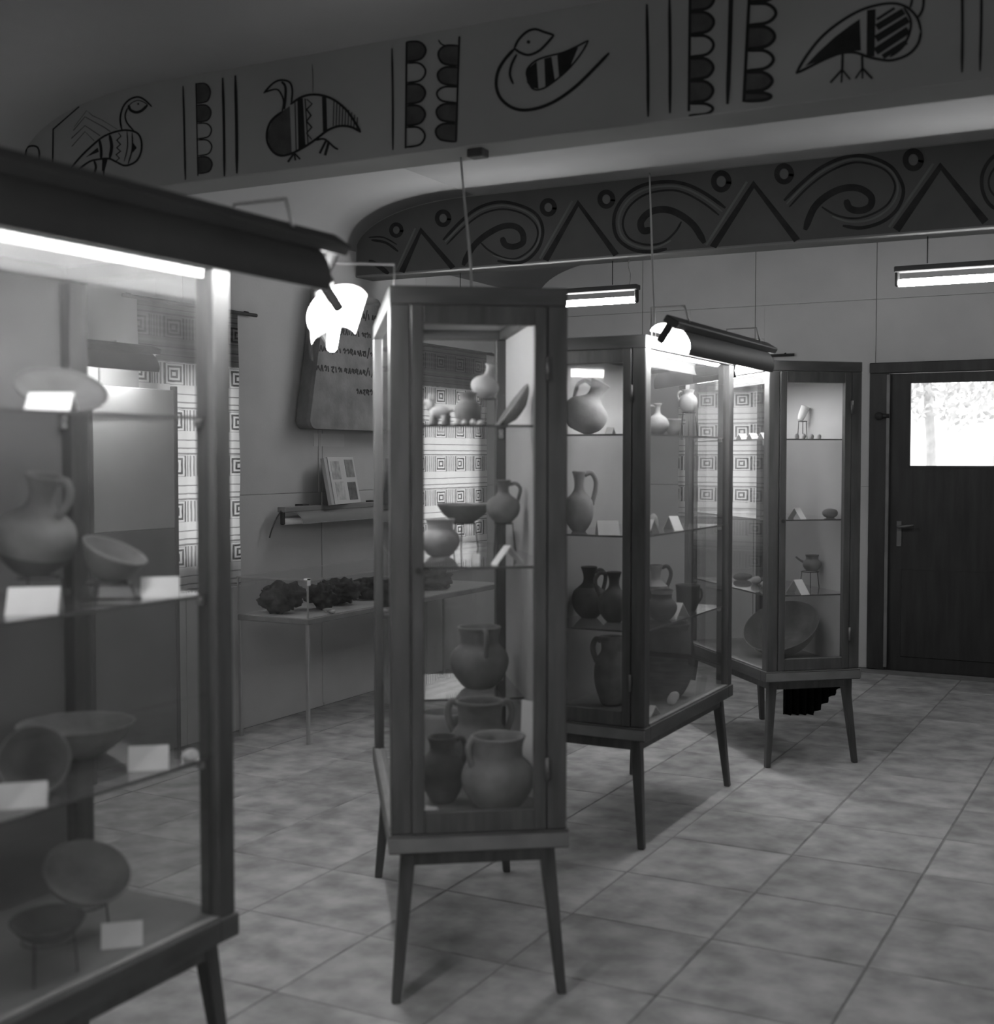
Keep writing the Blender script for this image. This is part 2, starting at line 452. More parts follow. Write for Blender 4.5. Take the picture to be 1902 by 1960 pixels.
paint('painted_chevron', beam1, G8, [([(625, 1000), (740, 870), (820, 950)], 7), ([(622, 930), (740, 818), (870, 905)], 8), ([(640, 860), (740, 742), (905, 832), (960, 870)], 8), ([(645, 832), (755, 688), (805, 732), (885, 768), (1020, 850)], 7)], m=PAINT_G, sm=False)
paint('painted_border', beam1, G8, [([(460, 1230), (465, 850), (690, 652)], 14)], sm=False)
paint('painted_arch', beam1, G8, [([(222, 1170), (228, 1060), (240, 1010), (282, 994), (328, 1006), (345, 1060), (338, 1180)], 16)])
def vline(zm, a, b, w): return paint('painted_line', beam1, zm, [([a, ((a[0] + b[0]) / 2 + 2, (a[1] + b[1]) / 2), b], w)], sm=True)
vline(G8, (1590, 475), (1610, 1290), 17)
vline(GA, (1128, 130), (1137, 628), 13); vline(GA, (1192, 118), (1200, 614), 15)
def scallops(zm, top, bot, bulge, ys, filled, w):
    """a ruled line with rounded lobes on one side, some of them filled"""
    (xa, ya), (xb, yb) = top, bot
    X = lambda y: xa + (xb - xa) * (y - ya) / (yb - ya)
    st, fl = [([top, bot], w)], []
    for (y0, y1), f in zip(zip(ys, ys[1:]), filled):
        h = y1 - y0
        arc = [(X(y0), y0 + h * .06), (X(y0) + bulge * .62, y0 + h * .05), (X(y0) + bulge * .95, y0 + h * .28), (X(y0) + bulge * .98, y0 + h * .58), (X(y1) + bulge * .7, y1 - h * .12), (X(y1), y1 - h * .02)]
        st.append((arc, w * 1.1))
        if f: fl.append((arc, False))
    if fl:
        paint('painted_lobe_fill', beam1, zm, [], [a for a, _ in fl], m=PAINT_G)
    return paint('painted_scallop_band', beam1, zm, st)
scallops(G8, (1703, 450), (1720, 1255), 125, [445, 632, 792, 935, 1082, 1238], [1, 1, 0, 0, 1], 11)
# crouching bird with a hooked beak
label_part(paint('painted_bird', beam1, GA, [
    ([(1335, 208), (1380, 160), (1420, 142), (1465, 152), (1480, 195), (1474, 262)], 10),
    ([(1335, 205), (1398, 188), (1425, 215), (1436, 255), (1428, 302)], 9), ([(1425, 150), (1446, 182), (1440, 290)], 13),
    ([(1470, 265), (1530, 226), (1600, 215), (1680, 236), (1750, 290), (1800, 360), (1826, 406)], 12),
    ([(1826, 406), (1780, 380), (1720, 374), (1660, 395), (1600, 440), (1540, 480), (1470, 515), (1410, 521), (1365, 480), (1351, 420), (1372, 350), (1430, 300)], 12),
    ([(1641, 226), (1646, 402)], 22), ([(1494, 255), (1500, 495)], 5), ([(1545, 235), (1560, 470)], 6)] +
    [([(x, 232 + (x - 1640) ** 1.55 * .034), (x - 4, 374 + max(0, x - 1735) * .16)], 5) for x in range(1690, 1812, 15)] +
    [([(1490, 510), (1458, 556)], 11), ([(1490, 510), (1496, 548)], 9), ([(1490, 510), (1520, 542)], 9),
     ([(1600, 446), (1642, 440), (1690, 480), (1712, 492)], 10), ([(1650, 448), (1618, 512)], 12), ([(1664, 455), (1645, 522)], 14)],
    [[(1504, 240), (1532, 232), (1546, 478), (1510, 492)]]), 'black painted bird with hooked beak and hatched tail')
paint('painted_breast', beam1, GA, [], [([(1430, 298), (1466, 272), (1476, 510), (1410, 519), (1366, 480), (1353, 420), (1376, 350)], False)], m=PAINT_G)
paint('painted_zigzag', beam1, GA, [([(1552, 238), (1580, 262), (1552, 290), (1574, 320), (1552, 350), (1578, 380), (1552, 410), (1578, 442)], 10)], sm=False)
vline(GA, (1580, 62), (1584, 205), 3)
vline(GB, (217, 285), (222, 882), 12)
scallops(GB, (303, 248), (297, 872), 112, [240, 365, 490, 615, 742, 868], [1, 0, 1, 1, 0], 11)
scallops(GB, (612, 215), (592, 832), -122, [262, 390, 506, 606, 722, 836], [1, 1, 0, 1, 1], 11)
paint('painted_line', beam1, GB, [([(490, 235), (505, 258), (532, 270)], 9)])
# swan-like bird with a curled neck
label_part(paint('painted_bird', beam1, GB, [
    ([(935, 287), (960, 235), (1010, 187), (1060, 173), (1112, 190), (1168, 207)], 15), ([(1168, 207), (1130, 252), (1080, 300), (1020, 324), (970, 310), (937, 287)], 15),
    ([(937, 287), (880, 350), (840, 420), (829, 500), (850, 570), (900, 620), (960, 645), (1030, 645), (1110, 625), (1200, 580), (1300, 505), (1400, 408), (1492, 312)], 19),
    ([(950, 320), (920, 380), (910, 440), (930, 496)], 15),
    ([(1006, 450), (1013, 405), (1055, 362), (1120, 335), (1220, 310), (1300, 275), (1370, 238)], 11), ([(1370, 238), (1330, 310), (1260, 398), (1180, 470), (1100, 522), (1040, 520), (1006, 450)], 11)],
    [[(1005, 450), (1012, 405), (1065, 362), (1076, 521), (1032, 516), (1008, 485)], [(1110, 345), (1152, 334), (1172, 474), (1116, 510)], [(1186, 325), (1310, 276), (1262, 392), (1196, 455)], circ(1017, 247, 11)]), 'black painted swan with a curled neck and striped wing')
vline(GB, (1712, 25), (1720, 686), 19); vline(GB, (1845, -20), (1848, 666), 19)
scallops(GC, (372, -110), (365, 562), 120, [-60, 58, 176, 290, 405, 520, 585], [1, 1, 0, 1, 1, 0], 14)
vline(GC, (580, -110), (560, 526), 23)
scallops(GC, (675, -110), (642, 516), 134, [-90, 14, 130, 250, 360, 466, 512], [1, 0, 1, 0, 1, 1], 16)
# large bird with diagonal hatching
label_part(paint('painted_bird', beam1, GC, [
    ([(905, 372), (960, 280), (1040, 182), (1150, 97), (1260, 42), (1380, 18), (1460, 36), (1515, 90), (1536, 160)], 14),
    ([(1536, 160), (1520, 222), (1470, 276), (1390, 305), (1320, 300), (1260, 285), (1200, 266), (1130, 270), (1050, 300), (970, 340), (905, 372)], 14),
    ([(1312, 100), (1402, 42)], 14), ([(1312, 140), (1448, 58)], 34), ([(1308, 198), (1470, 98)], 36), ([(1306, 262), (1472, 152)], 38), ([(1342, 288), (1462, 212)], 26),
    ([(1448, 40), (1482, 100), (1476, 170), (1440, 240), (1378, 288)], 13),
    ([(1480, 40), (1490, 0), (1492, -60), (1510, -95), (1535, -95), (1546, -60), (1545, 40), (1515, 95)], 13),
    ([(1140, 270), (1138, 355)], 13), ([(1138, 352), (1078, 418)], 12), ([(1138, 352), (1134, 418)], 9), ([(1138, 352), (1178, 402)], 9),
    ([(1238, 285), (1240, 348)], 13), ([(1240, 345), (1204, 398)], 9), ([(1240, 345), (1240, 398)], 9), ([(1240, 345), (1290, 398)], 12)],
    [[(950, 335), (1010, 270), (1100, 187), (1180, 127), (1226, 96), (1232, 256), (1180, 259), (1120, 268), (1040, 300)], [(1262, 52), (1306, 46), (1300, 286), (1260, 281)]]), 'black painted bird with diagonal hatching and a black tail')
vline(GC, (1742, -100), (1742, 366), 14); vline(GC, (1840, -110), (1832, 360), 14)

# second beam: darker band with spirals, peaks and roundels
bm = bmesh.new()
N_ = 60
xs = [XL + .01 + (XR - XL - .02) * (i / N_) ** 1.8 for i in range(N_ + 1)]
top = [bm.verts.new((x, Y2 - .0008, ceil_z(x) - .006)) for x in xs]; bot = [bm.verts.new((x, Y2 - .0008, ZBM + .012)) for x in xs]
for i in range(N_): bm.faces.new((bot[i], bot[i + 1], top[i + 1], top[i]))
me = bpy.data.meshes.new('painted_band'); bm.to_mesh(me); bm.free()
front(link('painted_band', me, BAND, beam2))
GD = Zm(640, 260, 2.8818, Y2); GE = Zm(1140, 240, 2.496, Y2)
def peak(zm, pts, w):
    paint('painted_peak', beam2, zm, [(pts, w)], sm=False)
    a = [(x - w * .9, y - w * .35) for x, y in pts[:2]]
    paint('painted_peak_edge', beam2, zm, [(a, w * .3)], m=PAINT_L, sm=False)
def roundel(zm, x, y, r):
    ring = circ(x, y, r * .72, r * .80, 20)
    paint('painted_roundel', beam2, zm, [(ring + ring[:2], r * .52)])
    paint('painted_roundel_centre', beam2, zm, [], [circ(x, y, r * .42, r * .5)], m=PAINT_L)
def spiral(zm, outer, inner, thick):
    paint('painted_spiral', beam2, zm, [(outer, 17), (inner, 10), (thick, 33)])
    mid = [((a[0] + b[0]) / 2, (a[1] + b[1]) / 2) for a, b in zip(outer, inner)]
    paint('painted_spiral_edge', beam2, zm, [(mid, 9)], m=PAINT_L)
paint('painted_spiral', beam2, GD, [([(205, 575), (285, 590), (352, 638)], 14), ([(190, 560), (270, 560), (345, 600)], 8), ([(105, 680), (88, 760)], 26), ([(190, 690), (240, 715), (300, 762)], 26)])
roundel(GD, 342, 520, 40); roundel(GD, 600, 455, 46); roundel(GD, 1180, 395, 48); roundel(GD, 1500, 350, 50)
peak(GD, [(372, 755), (478, 522), (655, 732)], 34); peak(GD, [(1165, 690), (1345, 372), (1555, 660)], 36)
spiral(GD, [(600, 575), (700, 470), (800, 395), (920, 365), (1040, 390), (1120, 440), (1150, 520), (1130, 610), (1070, 680), (1000, 702), (900, 690)],
       [(620, 600), (720, 500), (820, 430), (930, 405), (1040, 430), (1110, 490), (1120, 560), (1080, 630), (1000, 678), (920, 668), (850, 630), (808, 590)],
       [(710, 715), (760, 620), (830, 552), (920, 503), (990, 498), (1035, 530), (1040, 588), (990, 612), (942, 600), (926, 560)])
spiral(GE, [(620, 395), (530, 330), (440, 285), (350, 270), (230, 285), (140, 340), (90, 430), (100, 530), (170, 590), (260, 605), (340, 590)],
       [(590, 430), (520, 375), (430, 325), (350, 310), (240, 330), (160, 390), (130, 470), (160, 540), (240, 570), (320, 560), (380, 510), (410, 460)],
       [(520, 562), (470, 480), (400, 425), (330, 402), (260, 415), (217, 460), (226, 503), (268, 498)])
roundel(GE, 600, 268, 50); roundel(GE, 900, 232, 48); roundel(GE, 1517, 165, 52)
peak(GE, [(560, 585), (755, 282), (962, 552)], 36); peak(GE, [(1435, 500), (1647, 196), (1862, 462)], 38)
spiral(GE, [(900, 360), (980, 280), (1080, 200), (1200, 150), (1300, 150), (1400, 190), (1450, 250), (1470, 320), (1440, 400), (1370, 460), (1270, 490), (1180, 480)],
       [(925, 390), (1010, 300), (1110, 225), (1220, 180), (1310, 185), (1390, 220), (1430, 290), (1400, 370), (1330, 420), (1240, 445), (1150, 430), (1080, 390)],
       [(1000, 500), (1040, 400), (1100, 340), (1180, 302), (1260, 302), (1315, 340), (1310, 388), (1260, 408), (1212, 395), (1197, 355)])
paint('painted_spiral', beam2, GE, [([(1990, 120), (1900, 150), (1848, 230), (1850, 320), (1895, 390), (1990, 420)], 18), ([(1990, 165), (1920, 190), (1880, 250), (1885, 310), (1930, 360)], 10)])

# ------------------------------------------------------------------ door with a window, and what lies outside
dr = empty('door_1', (0, YB, 0)); tag(dr, kind='structure')
box('jamb', DX0 - .13, DX0, -.02, .12, 0, DZ + .06, DOORW, dr, bev=.004)
box('jamb', DX1, DX1 + .13, -.02, .12, 0, DZ + .06, DOORW, dr, bev=.004)
box('lintel', DX0 - .13, DX1 + .13, -.035, .12, DZ, DZ + .075, DOORW, dr, bev=.005)
box('jamb_bead', DX0 - .012, DX0 + .012, -.032, -.02, .02, DZ - .01, LIP, dr, bev=.003)
WX0, WX1, WZ0, WZ1 = -1.655, -.87, 1.446, 2.03
box('threshold', DX0 - .1, DX1 + .1, .0, .13, -.02, .004, DOORW, dr)
leaf = boxes('door_leaf', [(DX0 + .004, WX0, .0, .045, .002, DZ - .004), (WX1, DX1 - .004, .0, .045, .002, DZ - .004), (WX0, WX1, .0, .045, .002, WZ0), (WX0, WX1, .0, .045, WZ1, DZ - .004)], DOORW, dr)
box('window_pane', WX0 - .004, WX1 + .004, .018, .024, WZ0 - .004, WZ1 + .004, WINGLASS, leaf)
boxes('window_bead', [(WX0 - .012, WX0 + .004, -.006, .0, WZ0 - .012, WZ1 + .012), (WX1 - .004, WX1 + .012, -.006, 0, WZ0 - .012, WZ1 + .012), (WX0, WX1, -.006, 0, WZ0 - .012, WZ0 + .004), (WX0, WX1, -.006, 0, WZ1 - .004, WZ1 + .012)], DOORW, leaf)
box('kick_panel', DX0 + .10, DX1 - .1, -.008, .0, .10, .72, DOORW, leaf, bev=.004)
box('handle_plate', -1.735, -1.70, -.008, 0, .88, 1.06, HINGE, leaf, bev=.002)
tubeobj('handle', [(-1.717, -.008, 1.02), (-1.717, -.05, 1.02), (-1.70, -.055, 1.022), (-1.61, -.055, 1.035)], .009, HINGE, leaf)
bm = bmesh.new(); tube(bm, [(-1.86, -.02, 1.80), (-1.86, -.05, 1.80)], .028, 12); tube(bm, [(-1.86, -.035, 1.80), (-1.79, -.035, 1.80)], .014, 8)
obj('bolt', bm, SLIP, dr, True)

EARTH = mat('sunlit_earth', .75, .9, .1, .6)
LEAF = mat('tree_leaf', .55, .7, .3, 3)
BARK = mat('tree_bark', .5, .9, .3, 6, .3, 20)
grd = boxes('ground', [(-30, 30, YB + .14, YB + 40, -.25, -.02), (-30, XL - .12, -30, YB + .14, -.25, -.02)], EARTH); tag(grd, kind='structure')
def tree(px, depth, h, crown_z, cr, seed, label):
    p = at(px, depth, -.02)
    t = empty('tree', p, 0, label, 'tree', 'trees outside the door')
    rg = random.Random(seed)
    bm = bmesh.new()
    lean = rg.uniform(-.3, .3)
    tube(bm, [(0, 0, 0), (lean * .3, 0, h * .3), (lean, .1, h * .6), (lean * 1.3, 0, h * .85)], [.08, .065, .05, .03], 8)
    for k in range(5):
        a = rg.uniform(0, 6.28); z = h * rg.uniform(.35, .7)
        tube(bm, [(lean * z / h, 0, z), (lean + cr * .4 * math.cos(a), cr * .4 * math.sin(a), z + .5), (lean + cr * .8 * math.cos(a), cr * .8 * math.sin(a), z + .6)], [.06, .04, .015], 6)
    obj('trunk', bm, BARK, t, True)
    bm = bmesh.new()
    for k in range(3200):
        a = rg.uniform(0, 6.28); rr = cr * math.sqrt(rg.random()); z = crown_z + (h - crown_z) * rg.random()
        s = rg.uniform(.04, .09)
        c = Vector((lean + rr * math.cos(a), rr * math.sin(a), z))
        q = Matrix.Rotation(rg.uniform(0, 6.28), 3, Vector((rg.uniform(-1, 1), rg.uniform(-1, 1), rg.uniform(-1, 1))).normalized())
        vs = [bm.verts.new(c + q @ Vector(v)) for v in ((-s, 0, 0), (0, -s * .5, 0), (s, 0, 0), (0, s * .5, s * .2))]
        bm.faces.new(vs)
    obj('foliage', bm, LEAF, t)
tree(1790, 17, 6.0, 2.05, 1.3, 1, 'slender leafy tree seen through the door window beside the frame')
tree(1900, 20, 6.5, 1.95, 1.5, 2, 'broad leafy tree seen through the door window beyond its middle')

# ------------------------------------------------------------------ fluorescent lamps
def make_lamp(name, loc, rz, tilt, label, group=None, lit=True, spine=1.32, refl=1.12, cat='lamp', wide=.092, off=0.0, hm=None):
    """axis along local y; tilt turns the open side towards +x; off shifts the reflector along the axis"""
    t = empty(name, loc, rz, label, cat, group)
    Rt = Matrix.Rotation(-tilt, 3, 'Y')
    def put(bm): bmesh.ops.transform(bm, matrix=Rt.to_4x4(), verts=bm.verts)
    prof = [(wide * math.sin(a), -.050 + .067 * math.cos(a)) for a in [math.radians(-92 + 184 * i / 16) for i in range(17)]]
    for nm, m, g in (('housing', hm or HOUSING, .0), ('reflector', REFL, -.0025)) if refl else ():
        bm = bmesh.new()
        rows = []
        for y in (off - refl / 2, off + refl / 2):
            rows.append([bm.verts.new((x * (1 + g / wide), y, z + g)) for x, z in prof])
        for i in range(16): bm.faces.new((rows[0][i], rows[0][i + 1], rows[1][i + 1], rows[1][i]))
        put(bm)
        obj(nm, bm, m, t, True)
    bm = bmesh.new(); bx(bm, -.03, .03, -spine / 2, spine / 2, .012, .042); put(bm); obj('spine', bm, hm or HOUSING, t, bev=.004)
    for s in (-1, 1):
        bm = bmesh.new(); ye = s * (spine / 2 - .012)
        bx(bm, -.014, .014, ye - .010, ye + .010, -.060, .020); put(bm); obj('lamp_holder', bm, SLIP, t, bev=.006)
    bm = bmesh.new(); tube(bm, [(0, -spine / 2 + .022, -.042), (0, spine / 2 - .022, -.042)], .019, 12); put(bm)
    obj('tube', bm, TUBE_ON if lit else TUBE_OFF, t, True)
    return t

# ------------------------------------------------------------------ tall glazed cases
CW, CL = .49, 1.09
LZ = 1.985
ZB, ZT = .418, 1.97
SHELF_Z = (1.600, 1.205, .835)
FLOOR_Z = .478
CASES = {}
def make_case(key, corner, rz, side, label, lamp_label, lower_shelf=True, half_shelf=None, lamp=True, lout=.115, lalong=.03, LZ=1.985):
    """corner: near corner on the -x side, local x across the door end, y along the case; side: +1 when the pale board is on the +x side"""
    c = Matrix.Rotation(rz, 3, 'Z') @ Vector((CW / 2, 0, 0)) + Vector((corner[0], corner[1], 0))
    t = empty('display_case', c, rz, label, 'display case', 'tall glazed display cases')
    CASES[key] = (c, rz, side)
    w, p = CW / 2, .056
    for sx in (-1, 1):
        for y0 in (0, CL - p):
            x0 = -w if sx < 0 else w - p
            box('post', x0, x0 + p, y0, y0 + p, ZB + .0522, ZT - .0452, WOOD, t, bev=.003)
    boxes('top_frame', [(-w, w, 0, p, ZT - .045, ZT + .004), (-w, w, CL - p, CL, ZT - .045, ZT + .004), (-w, -w + p * .8, p, CL - p, ZT - .045, ZT + .004), (w - p * .8, w, p, CL - p, ZT - .045, ZT + .004)], WOODY, t, bev=.002)
    box('roof_board', -w + .01, w - .01, .01, CL - .01, ZT - .012, ZT - .002, PANEL, t)
    boxes('bottom_frame', [(-w - .006, w + .006, -.006, p, ZB, ZB + .052), (-w - .006, w + .006, CL - p, CL + .006, ZB, ZB + .052), (-w - .006, -w + p, p, CL - p, ZB, ZB + .052), (w - p, w + .006, p, CL - p, ZB, ZB + .052)], LIP if False else WOODY, t, bev=.002)
    boxes('edge_bead', [(-w - .002, -w + .012, p, CL - p, ZB + .052, ZB + .060), (w - .012, w + .002, p, CL - p, ZB + .052, ZB + .060), (-w - .006, w + .006, -.012, -.0062, ZB + .006, ZB + .044)], LIP, t)
    box('case_floor', -w + .012, w - .012, .012, CL - .012, ZB + .040, FLOOR_Z - .001, CASEFLOOR, t)
    boxes('under_frame', [(-w + .03, w - .03, .03, .055, ZB - .042, ZB), (-w + .03, w - .03, CL - .055, CL - .03, ZB - .042, ZB), (-w + .03, -w + .055, .055, CL - .055, ZB - .042, ZB), (w - .055, w - .03, .055, CL - .055, ZB - .042, ZB)], WOOD, t)
    for sx in (-1, 1):
        for sy in (0, 1):
            bm = bmesh.new()
            x1, y1 = sx * (w - .05), .05 if sy == 0 else CL - .05
            x0, y0 = sx * (w - .012), .010 if sy == 0 else CL - .010
            ra, rb = .013, .021
            lo = [bm.verts.new((x0 + a * ra, y0 + b * ra, 0)) for a, b in ((-1, -1), (1, -1), (1, 1), (-1, 1))]
            hi = [bm.verts.new((x1 + a * rb, y1 + b * rb, ZB - .002)) for a, b in ((-1, -1), (1, -1), (1, 1), (-1, 1))]
            for i in range(4): bm.faces.new((lo[i], lo[(i + 1) % 4], hi[(i + 1) % 4], hi[i]))
            bm.faces.new(lo[::-1]); bm.faces.new(hi)
            obj('leg', bm, WOOD, t, bev=.003)
    # door at the near end
    d = empty('door', (0, 0, 0)); d.parent = t
    st, z0, z1 = .036, ZB + .054, ZT - .047
    boxes('door_frame', [(-w + p + .002, -w + p + st, -.004, .026, z0, z1), (w - p - st, w - p - .002, -.004, .026, z0, z1), (-w + p + st, w - p - st, -.004, .026, z0, z0 + .058), (-w + p + st, w - p - st, -.004, .026, z1 - .052, z1)], WOOD, d, bev=.002)
    box('door_glass', -w + p + st - .004, w - p - st + .004, .010, .014, z0 + .054, z1 - .048, GLASS, d)
    for z in (z0 + .17, z1 - .17): tubeobj('hinge', [(w - p, -.006, z - .032), (w - p, -.006, z + .032)], .006, HINGE, d)
    bm = bmesh.new(); tube(bm, [(-w + p + .02, -.004, 1.2), (-w + p + .02, -.009, 1.2)], .009, 12); obj('lock', bm, SLIP, d)
    # glass at the far end and along the open side, pale board along the other
    box('end_glass', -w + p * .7, w - p * .7, CL - .026, CL - .022, ZB + .048, ZT - .04, GLASS, t)
    gx = -side * (w - .018)
    box('side_glass', gx - .002, gx + .002, p * .7, CL - p * .7, ZB + .048, ZT - .04, GLASS, t)
    px = side * (w - .016)
    box('backing_board', px - .006, px + .006, p * .6, CL - p * .6, ZB + .048, ZT - .04, PANEL_D if key == 'a' else PANEL, t)
    zs = SHELF_Z if lower_shelf else SHELF_Z[:2]
    spans = [(z, .055, CL - .035) for z in zs] + ([half_shelf] if half_shelf else [])
    for z, ya, yb in spans:
        s = box('shelf', -w + .028, w - .028, ya, yb, z - .007, z, SHELFG, t)
        boxes('shelf_edge', [(-w + .028, w - .028, ya - .002, ya - .0003, z - .007, z), (-side * (w - .028) - .001, -side * (w - .028) + .001, ya, yb, z - .007, z)], GLASSEDGE, s)
        for sx in (-1, 1):
            for yy in (ya + .012, yb - .03):
                box('shelf_clip', sx * (w - .040) - .008, sx * (w - .040) + .008, yy - .008, yy + .008, z - .024, z - .007, METAL, s, bev=.003)
    if lamp:
        q = Matrix.Rotation(rz, 3, 'Z')
        off = w + lout
        lc = c + q @ Vector((-side * off, CL / 2 + lalong, 0)); lc.z = LZ
        l = make_lamp('fluorescent_lamp', lc, rz + (math.pi if side < 0 else 0), math.radians(33), lamp_label, 'lamps along the tall cases')
        # slim metal arms from the case top to the lamp spine
        for yy in (-.47, .47):
            tubeobj('bracket', [(off - w + .02, yy, ZT + .004 - LZ), (off - w + .02, yy, .10), (.0, yy, .10), (-.02, yy, .035)], .004, METAL, l, 6)
    return t

make_case('a', (-2.37, 2.27 - CL), 0, -1, 'tall wooden glass case with tilted bowls on every shelf', 'lit fluorescent lamp along the case with tilted bowls on every shelf', lalong=.115, lout=.125, LZ=1.982)
make_case('b', (-1.885, 2.935), math.radians(35.8), 1, 'tall glass case on slim legs with handled pots stacked behind its door', 'lit fluorescent lamp beside the case with handled pots stacked behind its door', lower_shelf=False, half_shelf=(.735, .58, CL - .035), lout=.165, LZ=1.945)
make_case('c', (-2.27, 4.56), 0, -1, 'tall glass case holding a very large dark pot on its floor', 'lit fluorescent lamp along the case holding the very large dark pot')
make_case('d', (-1.732, 6.055), math.radians(41.0), 1, 'tall glass case near the door with one wide tilted basin on its floor', 'lit fluorescent lamp on the case near the door with the wide tilted basin')

# lamps hung on strings under the second beam
for px, lab in ((1222, 'dark-backed fluorescent lamp hung by strings under the spiral-painted beam beside its tangled cord'), (1712, 'fluorescent lamp hung by strings under the spiral-painted beam towards the door')):
    e = ony(px, 545, Y2 + .12)
    x = e[0] - .66 if px < 1500 else e[0] + .66
    l = make_lamp('hanging_lamp', (x, Y2 + .12, 2.445), math.radians(-90), 0, lab, 'lamps hung under the second beam', refl=0)
    for s in (-.5, .5): tubeobj('string', [(-.0, s, .05), (0, s, ZBM - 2.445)], .003, WIRE, l, 6)
    if px < 1500:
        ye = -.60
        tubeobj('tangled_cord', smooth_line([(0, .60, .03), (.01, .612, .08), (-.02, .600, .11), (.015, .60, .15), (0, .605, ZBM - 2.445)], 4), .004, CORD, l, 6)

# unlit lamp on the long wall that carries the photo board
p = onx(520, 980, XL)
lw = make_lamp('wall_lamp', (XL + .075, p[1] + .62, 1.185), math.radians(180), math.radians(0), 'unlit fluorescent lamp fixed to the wall under the photo board', lit=False, spine=1.26, refl=1.10, hm=mat('grey_lamp_enamel', .18, .4, .05, 5))
box('wall_bracket', .02, .075, -.40, -.34, .0, .05, HOUSING, lw); box('wall_bracket', .02, .075, .34, .40, .0, .05, HOUSING, lw)
tubeobj('cord', smooth_line([(0, .62, .03), (.01, .66, -.02), (.02, .69, -.08), (.03, .70, -.13)], 5), .004, WIRE, lw, 6)

# ------------------------------------------------------------------ vessels and exhibits
BR = Matrix(((R[0], -math.sin(YAW), 0), (R[1], math.cos(YAW), 0), (0, 0, 1)))     # columns: sideways, away, up
def lathe_bm(prof, n=40):
    bm = bmesh.new(); rings = []
    for r, z in prof:
        rings.append([bm.verts.new((0, 0, z))] if r < 1e-5 else [bm.verts.new((r * math.cos(2 * math.pi * k / n), r * math.sin(2 * math.pi * k / n), z)) for k in range(n)])
    for A, B in zip(rings, rings[1:]):
        for k in range(n):
            if len(A) == 1: bm.faces.new((A[0], B[k], B[(k + 1) % n]))
            elif len(B) == 1: bm.faces.new((A[k], A[(k + 1) % n], B[0]))
            else: bm.faces.new((A[k], A[(k + 1) % n], B[(k + 1) % n], B[k]))
    return bm
def dense(prof, k=3):
    return [(max(0, v.x), v.y) for v in smooth_line([(r, z, 0) for r, z in prof], k)]
def hollow(outer, th):
    """outer profile bottom->rim, returned with an inner wall so that the mouth is open"""
    o = dense(outer)
    inner = [(max(r - th, 0.0), max(z, th * 1.3)) for r, z in o[::-1] if z > th * .9 and r - th > .003]
    zr = o[-1][1]
    return [(0, 0)] + o + [(o[-1][0] - th * .5, zr + th * .35)] + inner + [(0, th * 1.3)]
PROF = {   # radius, height as shares of the vessel height
    'jug': [(.16, 0), (.20, .02), (.34, .16), (.40, .34), (.36, .52), (.20, .64), (.135, .72), (.13, .84), (.17, .96), (.19, 1.0)],
    'bottle': [(.14, 0), (.18, .02), (.33, .18), (.37, .36), (.28, .54), (.12, .66), (.085, .76), (.085, .90), (.14, 1.0)],
    'pot': [(.24, 0), (.34, .05), (.50, .24), (.56, .42), (.52, .58), (.40, .70), (.37, .76), (.38, .90), (.42, 1.0)],
    'jar': [(.20, 0), (.26, .04), (.38, .25), (.42, .48), (.36, .68), (.26, .78), (.25, .88), (.30, 1.0)],
    'cauldron': [(.22, 0), (.32, .04), (.46, .26), (.52, .52), (.49, .74), (.42, .88), (.40, .93), (.44, 1.0)],
    'bowl': [(.30, 0), (.42, .04), (.80, .40), (1.02, .80), (1.10, 1.0)],
    'dish': [(.9, 0), (1.2, .06), (2.3, .45), (2.9, .80), (3.05, 1.0)],
    'cup': [(.30, 0), (.36, .05), (.50, .35), (.52, .70), (.56, 1.0)],
    'basin': [(.7, 0), (.9, .05), (1.45, .45), (1.75, .85), (1.85, 1.0)],
}
def axis_rot(ax):
    """rotation that sends +z to ax, given as (sideways, up, towards the viewer)"""
    a = Vector((ax[0], -ax[2], ax[1])).normalized()
    return Vector((0, 0, 1)).rotation_difference(a).to_matrix()
CUR = [None]
def fit(o, px):
    """slide an exhibit along its line of sight until it stands inside its case"""
    c, rz, side = CASES[CUR[0]]
    q = Matrix.Rotation(-rz, 3, 'Z')
    ms = [o] if o.type == 'MESH' else list(o.children)
    pts = []
    for m_ in ms:
        rm = Matrix.Rotation(o.rotation_euler.z, 3, 'Z')
        pts += [rm @ v.co for v in m_.data.vertices]
    d = ray(px, 875); d = Vector((d[0], d[1], 0))
    base = o.location.copy(); lx, ly0, ly1 = CW / 2 - .026, .034, CL - .032
    def room(b):
        L = [q @ (p + b - c) for p in pts]
        x0, x1 = min(p.x for p in L), max(p.x for p in L); y0, y1 = min(p.y for p in L), max(p.y for p in L)
        return max(0, -lx - x0), max(0, x1 - lx), max(0, ly0 - y0), max(0, y1 - ly1)
    best = None
    for k in range(0, 60):
        for sg in (1, -1):
            b = base + d * (.012 * k * sg)
            e = room(b)
            if max(e) <= 0: o.location = b; return o
            if best is None or sum(e) < best[0] - 1e-6: best = (sum(e), b, e)
    _, b, e = best
    o.location = b + Matrix.Rotation(rz, 3, 'Z') @ Vector((e[0] - e[1], e[2] - e[3], 0))
    return o
